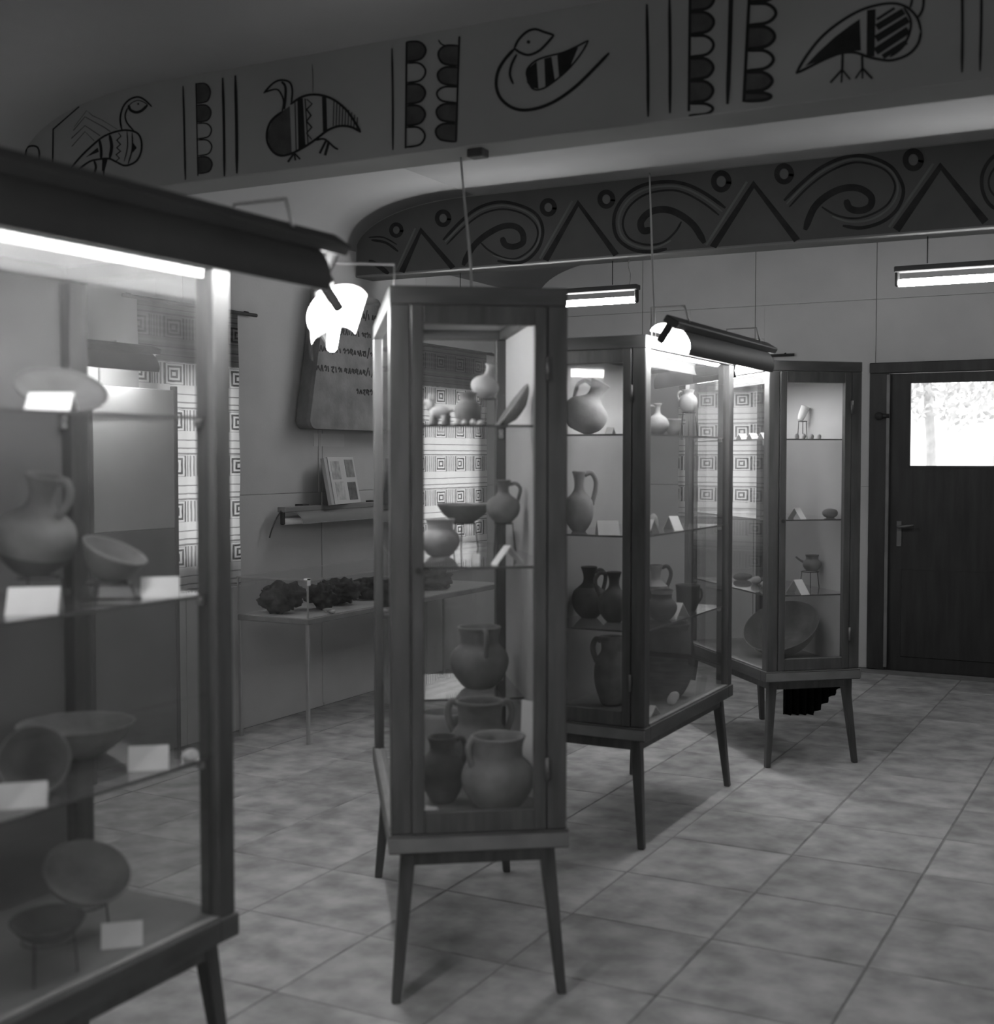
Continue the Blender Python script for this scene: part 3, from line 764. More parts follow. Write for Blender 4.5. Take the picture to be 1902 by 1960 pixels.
def vessel(name, kind, px, depth, z, h, label, m=None, wide=1.0, handles=(), ax=(0, 1, 0), th=None, stand=0.0, cat=None, group=None, spout=None, slip=None):
    m = m or CLAY
    base = at(px, depth, z + stand)
    Rm = BR @ axis_rot(ax)
    prof = [(r * h * wide, q * h) for r, q in PROF[kind]]
    bm = lathe_bm(hollow(prof, th or max(.004, h * .035)))
    bmesh.ops.transform(bm, matrix=Rm.to_4x4(), verts=bm.verts)
    vs = [v.co.copy() for v in bm.verts]
    lo = min(v.z for v in vs)
    cxm = sum((v.x for v in vs)) / len(vs); cym = sum((v.y for v in vs)) / len(vs)
    sh = Vector((-cxm, -cym, -lo)) if ax != (0, 1, 0) else Vector((0, 0, -lo))
    bmesh.ops.translate(bm, vec=sh, verts=bm.verts)
    t = empty(name, base, 0, label, cat or name.split('_')[-1], group)
    obj('body', bm, m, t, True)
    for ph, z0, z1, out in handles:
        a = math.radians(ph); dr = Vector((math.cos(a), math.sin(a), 0))
        rad = lambda q: np.interp(q, [p[1] for p in prof], [p[0] for p in prof])
        r0, r1 = rad(z0 * h) * .93, rad(z1 * h) * .93
        ro = max(r0, r1) + out * h
        path = smooth_line([dr * r1 + Vector((0, 0, z1 * h)), dr * (r1 * .4 + ro * .6) + Vector((0, 0, z1 * h + .03 * h)), dr * ro + Vector((0, 0, z1 * h * .8 + z0 * h * .2)), dr * (ro * .97) + Vector((0, 0, z1 * h * .45 + z0 * h * .55)), dr * r0 + Vector((0, 0, z0 * h))], 4)
        bm = bmesh.new(); tube(bm, path, [h * .042] * len(path), 8)
        bmesh.ops.transform(bm, matrix=Rm.to_4x4(), verts=bm.verts); bmesh.ops.translate(bm, vec=sh, verts=bm.verts)
        obj('handle', bm, m, t, True)
    if slip:
        z0, z1, sm = slip
        rs, zs_ = [p[0] for p in prof], [p[1] for p in prof]
        dn = dense(prof, 6)
        bm = lathe_bm([(r + .0010, q) for r, q in dn if z0 * h <= q <= z1 * h])
        bmesh.ops.transform(bm, matrix=Rm.to_4x4(), verts=bm.verts); bmesh.ops.translate(bm, vec=sh, verts=bm.verts)
        obj('painted_band', bm, sm, t, True)
    if spout:
        a = math.radians(spout[0]); dr = Vector((math.cos(a), math.sin(a), 0))
        r0 = np.interp(spout[1] * h, [p[1] for p in prof], [p[0] for p in prof]) * .85
        path = [dr * r0 + Vector((0, 0, spout[1] * h)), dr * (r0 + spout[2] * h * .5) + Vector((0, 0, (spout[1] + .12) * h)), dr * (r0 + spout[2] * h) + Vector((0, 0, (spout[1] + .32) * h))]
        bm = bmesh.new(); tube(bm, smooth_line(path, 4), [h * (.085 - .004 * i) for i in range(9)], 10)
        bmesh.ops.transform(bm, matrix=Rm.to_4x4(), verts=bm.verts); bmesh.ops.translate(bm, vec=sh, verts=bm.verts)
        obj('spout', bm, m, t, True)
    return fit(t, px)
def wire_stand(px, depth, z, h, r, label, flare=1.25):
    p = at(px, depth, z)
    t = empty('wire_stand', p, 0, label, 'stand', 'wire stands in the cases')
    k = 24
    ring = [(r * math.cos(2 * math.pi * i / k), r * math.sin(2 * math.pi * i / k), h - .002) for i in range(k + 1)]
    tubeobj('ring', ring, .0022, WIRE, t, 6)
    for a in (20, 140, 260):
        a = math.radians(a) + YAW
        tubeobj('leg', [(r * math.cos(a), r * math.sin(a), h - .003), (r * flare * math.cos(a), r * flare * math.sin(a), .001)], .0022, WIRE, t, 6)
    return fit(t, px)
def card(px, depth, z, w, h, turn, label, group='folded label cards', spread=.95):
    p = at(px, depth, z)
    bm = bmesh.new(); d = h * spread; th = .0012
    pr = [(-d, 0), (0, h), (d, 0), (d - th * 2, 0), (0, h - th * 3), (-d + th * 2, 0)]
    a = [bm.verts.new((-w / 2, y, q)) for y, q in pr]; b = [bm.verts.new((w / 2, y, q)) for y, q in pr]
    for i in range(6): bm.faces.new((a[i], a[(i + 1) % 6], b[(i + 1) % 6], b[i]))
    for q in (a, b):
        bm.faces.new((q[0], q[1], q[4], q[5])); bm.faces.new((q[1], q[2], q[3], q[4]))
    o = obj('label_card', bm, WHITE); o.location = p; o.rotation_euler = (0, 0, YAW + math.radians(turn))
    return tag(fit(o, px), label, 'card', group)
def lump(name, px, depth, z, sx, sy, sz, m, label, seed, cat='stone', group=None, turn=0, rough=.22):
    bm = bmesh.new(); bmesh.ops.create_icosphere(bm, subdivisions=3, radius=1)
    rg = random.Random(seed); ks = [(Vector((rg.uniform(-1, 1), rg.uniform(-1, 1), rg.uniform(-1, 1))).normalized(), rg.uniform(-rough, rough)) for _ in range(14)]
    for v in bm.verts:
        n_ = v.co.normalized(); s = 1 + sum(w_ * max(0, n_.dot(k)) ** 4 for k, w_ in ks)
        v.co = Vector((n_.x * sx * s, n_.y * sy * s, n_.z * sz * s))
    lo = min(v.co.z for v in bm.verts)
    for v in bm.verts: v.co.z = max(v.co.z - lo - sz * .12, 0)
    o = obj(name, bm, m, None, True); o.location = at(px, depth, z); o.rotation_euler = (0, 0, YAW + math.radians(turn))
    return tag(fit(o, px), label, cat, group)
S1, S2, S3 = SHELF_Z
FZ = FLOOR_Z

# --- case with tilted bowls
CUR[0] = 'a'
vessel('shallow_dish', 'dish', 118, 2.66, S1, .031, 'wide shallow dish propped up on the top shelf above the long-necked jug', CLAYD, ax=(.30, .85, .42), cat='dish')
card(100, 2.30, S1, .088, .038, 4, 'white folded card in front of the wide shallow dish')
wire_stand(72, 2.72, S2, .05, .045, 'wire stand under the long-necked jug')
vessel('long_necked_jug', 'jug', 72, 2.72, S2, .215, 'long-necked round jug with a loop handle above the folded cards', CLAY, wide=.98, handles=[(-15, .62, .97, .10)], ax=(.20, .95, .16), stand=.05, cat='jug', slip=(0, .24, CLAYD))
wire_stand(205, 2.76, S2, .035, .045, 'wire stand under the ribbed tilted bowl')
vessel('ribbed_bowl', 'bowl', 208, 2.76, S2, .066, 'ribbed bowl tilted on a stand beside the long-necked jug', CLAY, ax=(.40, .88, .10), stand=.035, cat='bowl')
card(62, 2.40, S2, .098, .050, 12, 'white folded card in front of the long-necked jug')
card(304, 2.72, S2, .082, .042, 14, 'white folded card at the end of the shelf with the long-necked jug')
tubeobj('bronze_pin', [(0, 0, 0), (.05, .004, 0), (.10, 0, .0), (.125, 0, .002)], [.003, .004, .003, .006], SLIP)
_o = bpy.data.objects['bronze_pin']; _o.location = at(150, 2.62, S2 + .006); _o.rotation_euler = (0, 0, YAW + .1); fit(_o, 150)
tag(_o, 'slender dark pin lying between two folded cards', 'pin')
vessel('deep_bowl', 'bowl', 64, 2.58, S3, .098, 'deep round bowl turned on its side against the wide basin', CLAY, wide=.66, ax=(.16, .30, .92), cat='bowl')
vessel('wide_basin', 'basin', 138, 2.88, S3, .072, 'wide flat-rimmed basin behind the bowl turned on its side', CLAY, wide=.98, cat='basin')
card(32, 2.30, S3, .095, .042, 16, 'white folded card in front of the bowl turned on its side')
card(278, 2.70, S3, .085, .045, 14, 'white folded card beside the wide flat-rimmed basin')
lump('crumpled_paper', 362, 2.76, S3, .018, .012, .011, WHITE, 'crumpled scrap of white paper by the case corner', 5, 'paper', rough=.5)
wire_stand(150, 2.76, FZ, .056, .045, 'tall wire stand under the propped round plate', 1.1)
vessel('round_plate', 'basin', 152, 2.76, FZ, .058, 'round plate propped up to show its inside on the case floor', CLAY, wide=.88, ax=(.33, .85, .40), stand=.060, cat='plate')
wire_stand(78, 2.50, FZ, .078, .050, 'wire tripod under the shallow dark-rimmed bowl', 1.1)
vessel('shallow_bowl', 'basin', 78, 2.50, FZ, .040, 'shallow bowl held level on a wire tripod', CLAYD, ax=(0, .99, .08), stand=.062, cat='bowl')
card(222, 2.58, FZ, .085, .042, 16, 'grey-shaded folded card on the case floor before the tripod bowl')

# --- case with stacked handled pots
CUR[0] = 'b'
bm = bmesh.new()
for c_, r_ in (((0, 0, .045), (.036, .020, .020)), ((.034, 0, .066), (.015, .012, .018)), ((.046, 0, .076), (.015, .010, .009)), ((.030, .009, .090), (.004, .004, .012)), ((.030, -.009, .090), (.004, .004, .012)), ((-.038, 0, .050), (.010, .005, .006))):
    g_ = bmesh.ops.create_icosphere(bm, subdivisions=3, radius=1)['verts']
    for v_ in g_: v_.co = Vector((v_.co.x * r_[0] + c_[0], v_.co.y * r_[1] + c_[1], v_.co.z * r_[2] + c_[2]))
for x_, y_ in ((.022, .012), (.022, -.012), (-.022, .012), (-.022, -.012)): tube(bm, [(x_, y_, 0), (x_ * .95, y_ * .95, .035)], [.007, .010], 10)
o = obj('clay_animal', bm, CLAYL, None, True); o.location = at(842, 3.85, S1); o.rotation_euler = (0, 0, YAW + math.radians(150))
tag(fit(o, 842), 'small horned clay animal on the shelf before the woven hanging', 'figurine')
vessel('small_jug', 'jar', 895, 3.80, S1, .100, 'small squat jug standing before the woven hanging on the top shelf', CLAY, wide=.95, cat='jug')
wire_stand(933, 4.05, S1, .095, .026, 'wire stand under the slanting gourd-shaped flask', 1.3)
vessel('gourd_flask', 'bottle', 931, 4.05, S1, .105, 'slanting gourd-shaped flask raised on a stand', CLAYL, wide=1.15, ax=(.25, .95, .1), stand=.095, cat='flask')
vessel('leaning_dish', 'dish', 987, 3.92, S1, .036, 'dish leaning steeply against the pale board on the top shelf', CLAY, ax=(-.80, .58, .10), cat='dish', wide=.75)
for i, (px, dd) in enumerate(((874, 3.62), (888, 3.60), (905, 3.61), (920, 3.60))):
    lump('stone_bead', px, dd, S1, .009, .009, .008, WHITE, 'tiny pale bead in a row on the top shelf before the squat jug', 20 + i, 'bead', 'pale beads on the top shelf')
vessel('round_pot', 'pot', 842, 3.92, S2, .115, 'round pale pot under the small bowl on its stand', CLAYL, wide=.95, cat='pot')
wire_stand(888, 4.30, S2, .085, .038, 'wire stand under the small spread bowl behind the round pale pot', 1.3)
vessel('small_bowl', 'bowl', 888, 4.30, S2, .062, 'small spread bowl raised behind the round pale pot', CLAY, wide=1.35, stand=.085, cat='bowl')
wire_stand(964, 4.10, S2, .095, .030, 'wire stand under the small jug with an upright neck', 1.35)
vessel('upright_jug', 'jug', 963, 4.10, S2, .135, 'small jug with upright neck raised on a stand by the pale board', CLAY, handles=[(10, .5, .9, .07)], stand=.095, cat='jug')
card(971, 3.66, S2, .030, .052, -52, 'tall narrow white card below the small upright-necked jug')
card(910, 3.70, S2, .022, .026, 5, 'tiny white card beside the round pale pot')
vessel('wide_mouth_jug', 'pot', 917, 4.28, .735, .205, 'wide-mouthed jug with one handle above the two-handled pot', CLAY, wide=.86, handles=[(-75, .55, .95, .06)], cat='jug')
vessel('two_handled_pot', 'pot', 918, 4.00, FZ, .265, 'two-handled pot standing behind the front pot', CLAY, wide=.70, handles=[(175, .62, .96, .07), (5, .62, .96, .07)], cat='pot')
vessel('front_pot', 'pot', 953, 3.72, FZ, .215, 'round-bellied pot with one handle against the case door', CLAY, wide=.90, handles=[(-150, .62, .96, .06)], cat='pot')
vessel('dark_jar', 'jar', 846, 3.80, FZ, .195, 'dark soot-stained jar beside the round-bellied pot', CLAYD, wide=.80, handles=[(0, .55, .95, .05)], cat='jar')
vessel('sherd_cup', 'cup', 846, 4.12, FZ, .205, 'tall broken cup standing behind the soot-stained jar', CLAYL, wide=.62, cat='cup')
def leaning_card(px, depth, z, w, h, turn, lean, label):
    bm = bmesh.new(); bx(bm, -w / 2, w / 2, -.001, .001, 0, h)
    bmesh.ops.transform(bm, matrix=Matrix.Rotation(-lean, 4, 'X'), verts=bm.verts)
    lo = min(v.co.z for v in bm.verts); bmesh.ops.translate(bm, vec=(0, 0, -lo), verts=bm.verts)
    o = obj('leaning_card', bm, WHITE); o.location = at(px, depth, z); o.rotation_euler = (0, 0, turn)
    return tag(fit(o, px), label, 'card')
leaning_card(1008, 3.98, FZ, .065, .29, math.radians(35.8 - 52), .05, 'tall white card leaning on the pale board behind the round-bellied pot')
card(824, 3.60, FZ, .036, .040, -20, 'small white folded card before the soot-stained jar')

# --- case with the very large dark pot
CUR[0] = 'c'
vessel('tilted_jug', 'jug', 1130, 5.20, S1, .215, 'stout jug leaning over with its neck raised on the top shelf', CLAYL, wide=1.05, ax=(.42, .86, 0), handles=[(150, .5, .9, .06)], cat='jug')
card(1168, 5.0, S1, .03, .026, -25, 'tiny card at the foot of the stout leaning jug')
vessel('slim_bottle', 'bottle', 1258, 5.12, S1, .125, 'slim-necked bottle on the top shelf beside a small rounded bowl', CLAYL, wide=1.0, handles=[(180, .55, .9, .08)], cat='bottle')
vessel('rounded_bowl', 'cup', 1288, 5.30, S1, .066, 'small rounded bowl beside the slim-necked bottle', CLAY, wide=.9, cat='bowl')
wire_stand(1318, 5.55, S1, .105, .030, 'wire stand raising a pale flask at the end of the top shelf', 1.4)
vessel('raised_flask', 'jar', 1316, 5.55, S1, .095, 'pale flask raised high on a stand at the end of the top shelf', CLAYL, wide=1.0, stand=.105, cat='flask', handles=[(180, .5, .9, .08)])
vessel('tall_jug', 'jug', 1108, 5.25, S2, .245, 'tall jug with a high strap handle beside a white card', CLAYL, wide=.62, handles=[(5, .45, .95, .07)], cat='jug')
card(1163, 5.0, S2, .085, .055, 3, 'large white card beside the tall jug with a strap handle')
card(1246, 5.0, S2, .030, .060, -30, 'narrow white card at the case corner under the slim-necked bottle')
card(1289, 5.18, S2, .042, .058, 18, 'white card standing alone on the shelf above the collared bowl')
lump('pale_sherd', 1250, 5.22, S2, .024, .02, .035, CLAYL, 'pale pointed sherd behind the narrow white card', 31, 'sherd')
vessel('black_neck_jug', 'jug', 1128, 5.45, S3, .215, 'round jug with a black neck on the lowest glass shelf', CLAYD, wide=.85, cat='jug', handles=[(20, .5, .9, .06)], slip=(.60, 1.0, SLIP))
vessel('striped_jug', 'jug', 1176, 5.22, S3, .205, 'dark jug with a large loop handle next to the black-necked jug', CLAYD, wide=.80, handles=[(170, .5, .95, .10)], cat='jug')
vessel('pale_neck_jug', 'jug', 1256, 5.55, S3, .205, 'jug with a pale neck behind the collared bowl', CLAYD, wide=.80, handles=[(0, .55, .95, .08)], cat='jug', slip=(.56, 1.0, CLAYL))
vessel('collared_bowl', 'pot', 1268, 5.22, S3, .125, 'dark bowl with a pale collar before the pale-necked jug', CLAYD, wide=.90, cat='bowl', slip=(.86, 1.0, CLAYL))
vessel('flared_cup', 'cup', 1318, 5.60, S3, .115, 'flared cup with a handle on the lowest glass shelf', CLAYD, wide=.85, handles=[(5, .25, .8, .12)], cat='cup')
card(1296, 5.08, S3, .062, .065, -35, 'slanted white card before the collared bowl')
vessel('handled_jar', 'jar', 1172, 5.30, FZ, .285, 'tall jar with a rolled handle beside the very large dark pot', CLAY, wide=.62, handles=[(165, .62, .93, .06)], cat='jar')
vessel('large_dark_pot', 'cauldron', 1275, 5.40, FZ, .315, 'very large dark pot filling the case floor', SLIP if False else CLAYD, wide=.78, cat='pot')
lump('crumpled_tag', 1292, 5.13, FZ, .020, .014, .022, WHITE, 'crumpled white tag before the very large dark pot', 41, 'tag', rough=.5)
card(1252, 4.98, FZ, .028, .040, -40, 'tiny white card at the case corner before the very large dark pot')

# --- case near the door
CUR[0] = 'd'
vessel('white_horn', 'cup', 1535, 6.75, S1, .075, 'white cup shape standing in for a reflection above the top shelf near the door', WHITE, wide=.55, ax=(.35, .9, 0), stand=.10, cat='cup')  # white cup and its stand added in place of a floating reflection
wire_stand(1535, 6.75, S1, .10, .022, 'wire stand added under the white cup shape', 1.3)
for i, (px, dd) in enumerate(((1524, 6.38), (1538, 6.42), (1553, 6.46), (1567, 6.50))):
    lump('small_idol', px, dd, S1, .011, .009, .014, CLAYL, 'tiny pale idol in the row beside the door glass', 50 + i, 'figurine', 'tiny idols on the top shelf near the door')
for i, px in enumerate((1420, 1440, 1462)):
    card(px, 6.75 - .12 * i, S1, .045, .035, 20, 'small white card in the row behind the lit side glass')
card(1526, 6.35, S2, .035, .055, 25, 'white card on the shelf with the rounded grey stone')
lump('grey_stone', 1590, 6.60, S2, .042, .028, .026, STONE, 'rounded grey stone alone on the middle shelf', 61)
wire_stand(1552, 6.60, S3, .085, .045, 'wire stand under the duck-shaped vessel', 1.25)
vessel('duck_vessel', 'pot', 1556, 6.60, S3, .085, 'duck-shaped vessel with a raised spout on a stand', CLAY, wide=1.0, stand=.085, spout=(140, .5, .62), cat='vessel')
card(1529, 6.30, S3, .050, .070, 22, 'white card below the duck-shaped vessel')
for i, (px, dd, s) in enumerate(((1424, 7.0, .05), (1449, 6.78, .026), (1468, 6.60, .026))):
    lump('flint', px, dd, S3, s, .02, .02, CLAYL if i else STONE, ('long grey flint at the far end of the lowest shelf', 'small pale flint beside the long grey flint', 'small pale flint by the corner post near the duck-shaped vessel')[i], 70 + i)
vessel('tilted_basin', 'basin', 1503, 6.62, FZ, .135, 'very wide clay basin tipped up on the case floor', CLAY, wide=.80, ax=(-.35, .78, .42), cat='basin')

# ------------------------------------------------------------------ low glass table case by the long wall
VX0, VX1, VY0, VY1 = -4.46, -3.99, 5.42, 7.62
v = empty('table_vitrine', (VX0, VY0, 0), 0, 'low glass-topped table case with dark fossils against the long wall', 'display case')
vw, vl = VX1 - VX0, VY1 - VY0
for x, y in ((.012, .012), (vw - .012, .012), (.012, vl - .012), (vw - .012, vl - .012), (vw - .012, 1.15)):
    box('leg', x - .009, x + .009, y - .009, y + .009, 0, .64, METAL, v, bev=.002)
box('tray', 0, vw, 0, vl, .632, .662, LIP, v, bev=.003)
box('tray_lining', .012, vw - .012, .012, vl - .012, .662, .665, PANEL, v)
for nm, b in (('front_glass', (vw - .008, vw - .004, .004, vl - .004, .664, .862)), ('end_glass', (.004, vw - .004, .004, .008, .664, .862)), ('far_glass', (.004, vw - .004, vl - .008, vl - .004, .664, .862)), ('top_glass', (0, vw, 0, vl, .863, .868))):
    box(nm, *b, GLASS, v)
boxes('glass_edge', [(vw - .006, vw + .002, -.002, vl + .002, .862, .870), (-.002, vw + .002, -.002, .006, .862, .870), (-.002, .006, 0, vl, .862, .870), (0, vw, vl - .004, vl + .002, .862, .870)], METAL, v)
for x, y in ((vw - .004, .004), (.004, .004), (vw - .004, vl - .004)):
    box('corner_strip', x - .004, x + .004, y - .004, y + .004, .664, .866, METAL, v)
for x, y in ((vw - .003, .003), (vw - .003, 1.05)):
    boxes('corner_clip', [(x - .022, x + .006, y - .006, y + .022, .868, .876), (x + .001, x + .006, y - .006, y + .016, .84, .876)], WHITE, v)
rocks = [(.20, .13, .12, .10, .075, 'dark branching fossil lump at the end of the table case'), (.29, .38, .09, .07, .065, 'dark rounded fossil next to the branching lump'), (.24, .62, .11, .10, .07, 'dark fossil with a pale chip behind the curved tusk piece'),
         (.24, .94, .10, .10, .06, 'dark wide fossil block midway along the table case'), (.22, 1.25, .12, .12, .06, 'dark fossil slab beyond the middle leg of the table case'), (.26, 1.62, .12, .14, .055, 'dark flat fossil near the far end of the table case')]
for i, (x, y, a, b, c_, lab) in enumerate(rocks):
    bm = bmesh.new(); bmesh.ops.create_icosphere(bm, subdivisions=4, radius=1)
    for q in bm.verts:
        n_ = q.co.normalized(); f_ = noise.fractal(n_ * 2.2 + Vector((i * 7.3, 0, 0)), .9, 2.1, 5) * .42
        q.co = Vector((n_.x * a * (1 + f_), n_.y * b * (1 + f_), n_.z * c_ * (1 + f_ * 1.6)))
    lo = min(q.co.z for q in bm.verts)
    for q in bm.verts: q.co.z = min(max(q.co.z - lo - c_ * .2, 0), .185)
    o = obj('fossil', bm, ROCK, None, True); o.location = (VX0 + x, VY0 + y, .665); tag(o, lab, 'fossil', 'dark fossils in the table case')
def curved(name, x, y, rz, rad, th, label):
    bm = bmesh.new()
    pts = [(rad * math.cos(a), rad * math.sin(a), th) for a in [math.radians(20 + 140 * i / 10) for i in range(11)]]
    tube(bm, pts, [th * (.4 + .6 * math.sin(math.pi * (i + .6) / 11.2)) for i in range(11)], 10)
    o = obj(name, bm, CLAYL, None, True); o.location = (VX0 + x, VY0 + y, .665); o.rotation_euler = (0, 0, rz); return tag(o, label, 'tusk piece')
curved('tusk_piece', .405, .22, -.6, .055, .014, 'curved pale tusk piece lying at the glass beside the corner leg')
curved('tusk_piece', .41, .76, -.5, .07, .012, 'long thin pale tusk piece against the table case glass')
curved('tusk_piece', .39, 1.06, .4, .045, .014, 'short pale tusk piece by the middle leg')

# ------------------------------------------------------------------ long wall: hangings, inscribed stone, board, photo board
def hanging(name, m, w, z0, z1, loc, rz, label, group, fold=.006):
    """cloth sheet with soft folds; local x across, z up (world height), y out of the wall"""
    bm = bmesh.new(); nx, nzz = 48, 30
    g = []
    for j in range(nzz + 1):
        z = z0 + (z1 - z0) * j / nzz
        g.append([(-w / 2 + w * i / nx + .004 * math.sin(j * .6), fold * math.sin(i * .9 + .3 * math.sin(j * .3)) * (1.15 - j / nzz * .7) , z) for i in range(nx + 1)])
    A = [[bm.verts.new(p) for p in r_] for r_ in g]
    for j in range(nzz):
        for i in range(nx): bm.faces.new((A[j][i], A[j][i + 1], A[j + 1][i + 1], A[j + 1][i]))
    t = empty(name, loc, rz, label, 'wall hanging', group)
    obj('cloth', bm, m, t, True)
    tubeobj('rod', [(-w / 2 - .10, .0, z1 - .006), (w / 2 + .16, .0, z1 - .006)], .010, SLIP, t, 8)
    for s in (-w / 2 - .05, w / 2 + .09): tubeobj('hook', [(s, 0, z1 + .004), (s, .028, z1 + .01)], .005, SLIP, t, 6)
    return t
GRP = 'patterned woven wall hangings'
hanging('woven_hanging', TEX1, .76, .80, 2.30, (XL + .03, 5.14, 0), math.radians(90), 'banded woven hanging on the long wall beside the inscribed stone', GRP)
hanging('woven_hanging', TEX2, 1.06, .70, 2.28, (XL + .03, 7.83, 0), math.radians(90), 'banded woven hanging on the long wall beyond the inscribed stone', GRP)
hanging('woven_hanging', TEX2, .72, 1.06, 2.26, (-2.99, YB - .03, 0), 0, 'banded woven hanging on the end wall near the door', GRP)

# inscribed stone slab
def stele():
    Yc = 6.50
    t = empty('inscribed_stone', (XL + .009, Yc, 1.675), math.radians(90), 'thick tapering stone slab with rows of carved writing on the long wall', 'inscription')
    # local x along the wall (towards the far end), z up, -y out into the room
    hw0, hw1, h, r = .455, .30, .82, .055
    out = []
    for a in range(180, 271, 15): out.append((-hw0 + r + r * math.cos(math.radians(a)), r + r * math.sin(math.radians(a))))
    for a in range(270, 361, 15): out.append((hw0 - r + r * math.cos(math.radians(a)), r + r * math.sin(math.radians(a))))
    for a in range(0, 91, 15): out.append((hw1 - r + r * math.cos(math.radians(a)), h - r + r * math.sin(math.radians(a))))
    for a in range(90, 181, 15): out.append((-hw1 + r + r * math.cos(math.radians(a)), h - r + r * math.sin(math.radians(a))))
    bm = bmesh.new()
    fr = [bm.verts.new((x, -.115, z)) for x, z in out]; mid = [bm.verts.new((x * 1.02, -.095, z)) for x, z in out]; bk = [bm.verts.new((x * .97, -.001, z)) for x, z in out]
    bm.faces.new(fr); bm.faces.new(bk[::-1])
    n_ = len(out)
    for A, B in ((fr, mid), (mid, bk)):
        for i in range(n_): bm.faces.new((A[i], B[i], B[(i + 1) % n_], A[(i + 1) % n_]))
    obj('slab', bm, STONE, t)
    rg = random.Random(11)
    for zz, x0, x1 in ((.70, -.27, .27), (.585, -.32, .30), (.47, -.36, .33), (.355, -.39, .36), (.235, .02, .38)):
        bm = bmesh.new(); x = x0
        while x < x1:
            w_ = rg.uniform(.016, .030); s_ = rg.uniform(.024, .038)
            k = rg.randint(0, 4)
            seg = {0: [(0, 1), (.3, -1)], 1: [(0, -.5), (.2, 1), (1, .6), (.5, -.2), (1, -1)], 2: [(0, .3), (.5, 1), (1, .2), (.6, -.8)], 3: [(0, -1), (.5, 1), (1, -1)], 4: [(0, .6), (1, .8), (.2, -.4), (.9, -1)]}[k]
            if rg.random() < .12: seg = [(.9, 2.4), (.4, .3), (-.2, -1.6)]
            pts = [(x + a * w_, -.1152, zz + b * s_ * .5) for a, b in seg]
            for a, b in zip(pts, pts[1:]):
                d = Vector(b) - Vector(a); nn = Vector((-d.z, 0, d.x)).normalized() * .0046
                f = [bm.verts.new(Vector(a) + nn), bm.verts.new(Vector(b) + nn), bm.verts.new(Vector(b) - nn), bm.verts.new(Vector(a) - nn)]
                top_ = [bm.verts.new(q.co + Vector((0, -.002, 0))) for q in f]
                bm.faces.new(top_)
                for i in range(4): bm.faces.new((f[i], f[(i + 1) % 4], top_[(i + 1) % 4], top_[i]))
            x += w_ + rg.uniform(.006, .016)
        obj('writing_row', bm, SLIP, t)['kind'] = 'stuff'
stele()
tg = box('caption_card', XL, XL + .003, 6.245, 6.56, 1.575, 1.652, WALL); tg.data.materials.clear(); tg.data.materials.append(mat('pale_paper', .50, .8, .04, 8))
tag(tg, 'pale caption card pinned under the inscribed stone', 'card')

# photo board leaning on the unlit wall lamp
LAMPTOP = 1.185 + .042
pb = empty('photo_board', (XL + .10, 6.44, LAMPTOP), math.radians(90 + 12), 'open pale board with four small pictures propped above the unlit wall lamp', 'picture board')
lean = .18
def lean_box(nm, x0, x1, z0, z1, y0, y1, m):
    bm = bmesh.new(); bx(bm, x0, x1, y0, y1, z0, z1); bmesh.ops.transform(bm, matrix=Matrix.Rotation(lean * -1, 4, 'X'), verts=bm.verts)
    return obj(nm, bm, m, pb)
lean_box('page', -.20, .20, .0, .285, -.014, .0, mat('pale_page', .50, .7, .04, 6))
lean_box('side_page', -.245, -.205, .0, .28, -.010, .012, mat('grey_page', .36, .7, .04, 6))
for i, (x0, z0, vv) in enumerate(((-.17, .15, .34), (.045, .16, .24), (-.15, .025, .40), (.035, .02, .13))):
    lean_box('picture', x0, x0 + .13, z0, z0 + .11, -.0155, -.014, mat('print_%d' % i, vv, .6, .35, 18))

# screen with its own lamp, standing before the first hanging
_e = onx(336, 900, XL + .16)
sc_ = empty('display_screen', (XL + .16, _e[1] - .29, 0), math.radians(90), 'tall grey display screen under a lamp before the woven hanging', 'screen')
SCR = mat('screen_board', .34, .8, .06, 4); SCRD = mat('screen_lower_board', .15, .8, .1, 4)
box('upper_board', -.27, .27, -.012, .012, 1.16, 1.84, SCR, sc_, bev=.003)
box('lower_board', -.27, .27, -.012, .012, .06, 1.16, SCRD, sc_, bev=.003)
box('frame_post', .27, .295, -.015, .015, .0, 1.86, WOOD, sc_, bev=.003); box('frame_post', -.295, -.27, -.015, .015, .0, 1.86, WOOD, sc_, bev=.003)
_e = onx(292, 722, XL + .27)
ls = make_lamp('screen_lamp', (XL + .27, _e[1] - .43, _e[2] + .10), math.radians(180), math.radians(20), 'lit fluorescent lamp above the tall grey display screen', spine=.90, refl=.80)
for yy in (-.2, .2): tubeobj('arm', [(.11, yy, 1.84 - ls.location.z), (.11, yy, .05), (.0, yy, .05)], .006, METAL, ls, 6)

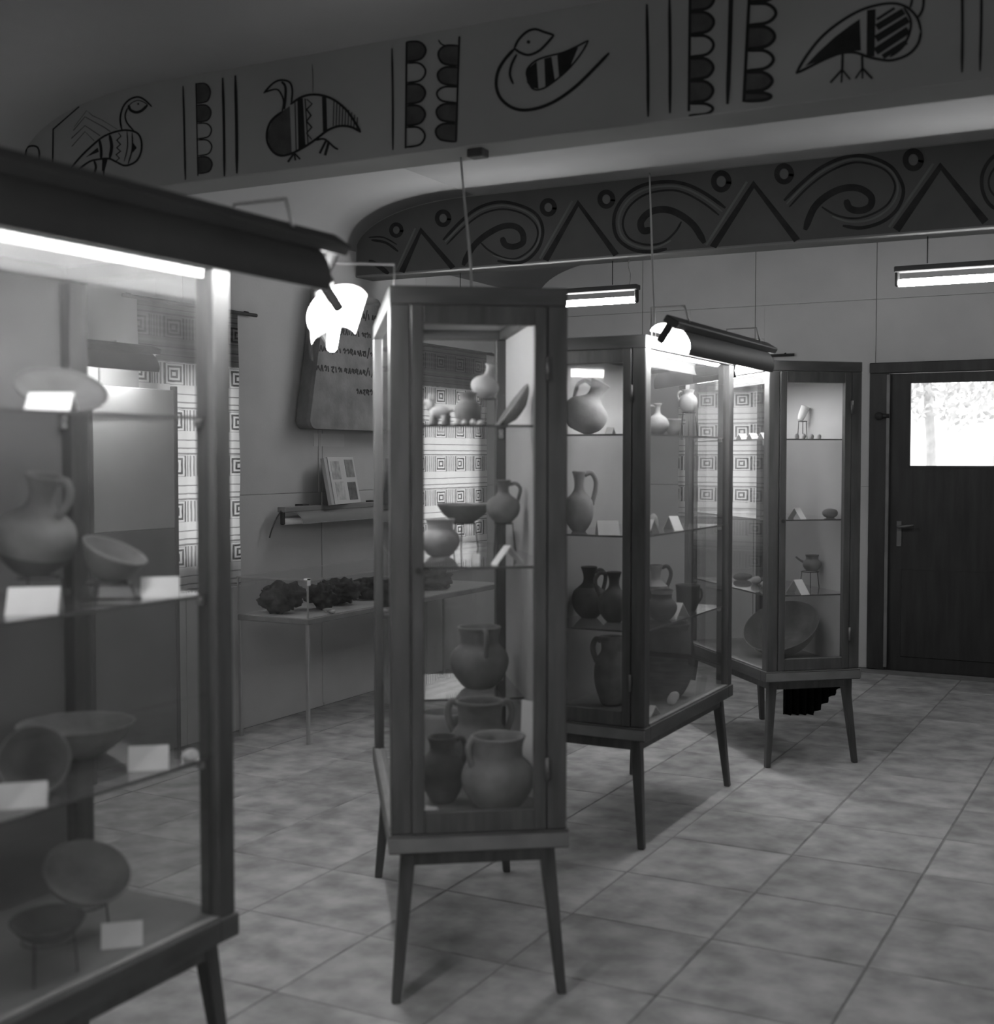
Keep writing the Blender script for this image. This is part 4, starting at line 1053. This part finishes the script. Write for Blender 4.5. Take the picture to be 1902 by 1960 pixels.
# black pleated cloth behind the case near the door
bm = bmesh.new()
a0 = onz(1500, 1368, 0); cl = []
for i in range(41):
    u = i / 40
    x = .42 * u; y = .030 * math.sin(u * 60) ; zb = .0 if u < .42 else (u - .42) * .42
    cl.append((x, y, zb))
lo = [bm.verts.new(p) for p in cl]; hi = [bm.verts.new((p[0], p[1] * .6, 1.02)) for p in cl]
lo2 = [bm.verts.new((p[0], p[1] + .02, p[2])) for p in cl]; hi2 = [bm.verts.new((p[0], p[1] * .6 + .02, 1.02)) for p in cl]
for i in range(40):
    bm.faces.new((lo[i], lo[i + 1], hi[i + 1], hi[i])); bm.faces.new((lo2[i], hi2[i], hi2[i + 1], lo2[i + 1]))
    bm.faces.new((hi[i], hi[i + 1], hi2[i + 1], hi2[i])); bm.faces.new((lo[i], lo2[i], lo2[i + 1], lo[i + 1]))
for i in (0, 40): bm.faces.new((lo[i], hi[i], hi2[i], lo2[i]))
pc = empty('draped_stand', (a0[0], a0[1], 0), math.radians(30), 'black pleated cloth hung over a stand behind the case near the door', 'cloth')
obj('cloth', bm, CLOTH, pc, True)
tubeobj('rail', [(-.02, .01, 1.03), (.44, .01, 1.03)], .010, WOOD, pc); tubeobj('post', [(.02, .03, 0), (.02, .03, 1.03)], .010, WOOD, pc); tubeobj('post', [(.40, .03, 0), (.40, .03, 1.03)], .010, WOOD, pc)

# ------------------------------------------------------------------ cords and fittings
jb = ony(908, 294, Y1 + .03)
o = box('junction_box', -.032, .032, -.028, .028, -.03, 0, SLIP, bev=.004); o.location = (jb[0], Y1 + .055, ZBM); tag(o, 'small black junction box under the bird-painted beam', 'junction box')
a = Vector(onz(882, 302, ZBM)); b = at(905, 3.95, ZT + .004)
tag(tubeobj('power_cord', smooth_line([a, a.lerp(b, .3) + Vector((0, 0, -.0)), a.lerp(b, .7) + Vector((.004, 0, 0)), b], 6), .0042, CORD), 'pale cord from the bird-painted beam down to the case with stacked pots', 'cord')
a = Vector(onz(1243, 332, ZC)); b = at(1252, 5.2, ZT + .004)
tag(tubeobj('power_cord', smooth_line([a, a.lerp(b, .35), a.lerp(b, .7), b], 6), .0045, CORD), 'pale cord from the ceiling down to the case with the very large dark pot', 'cord')
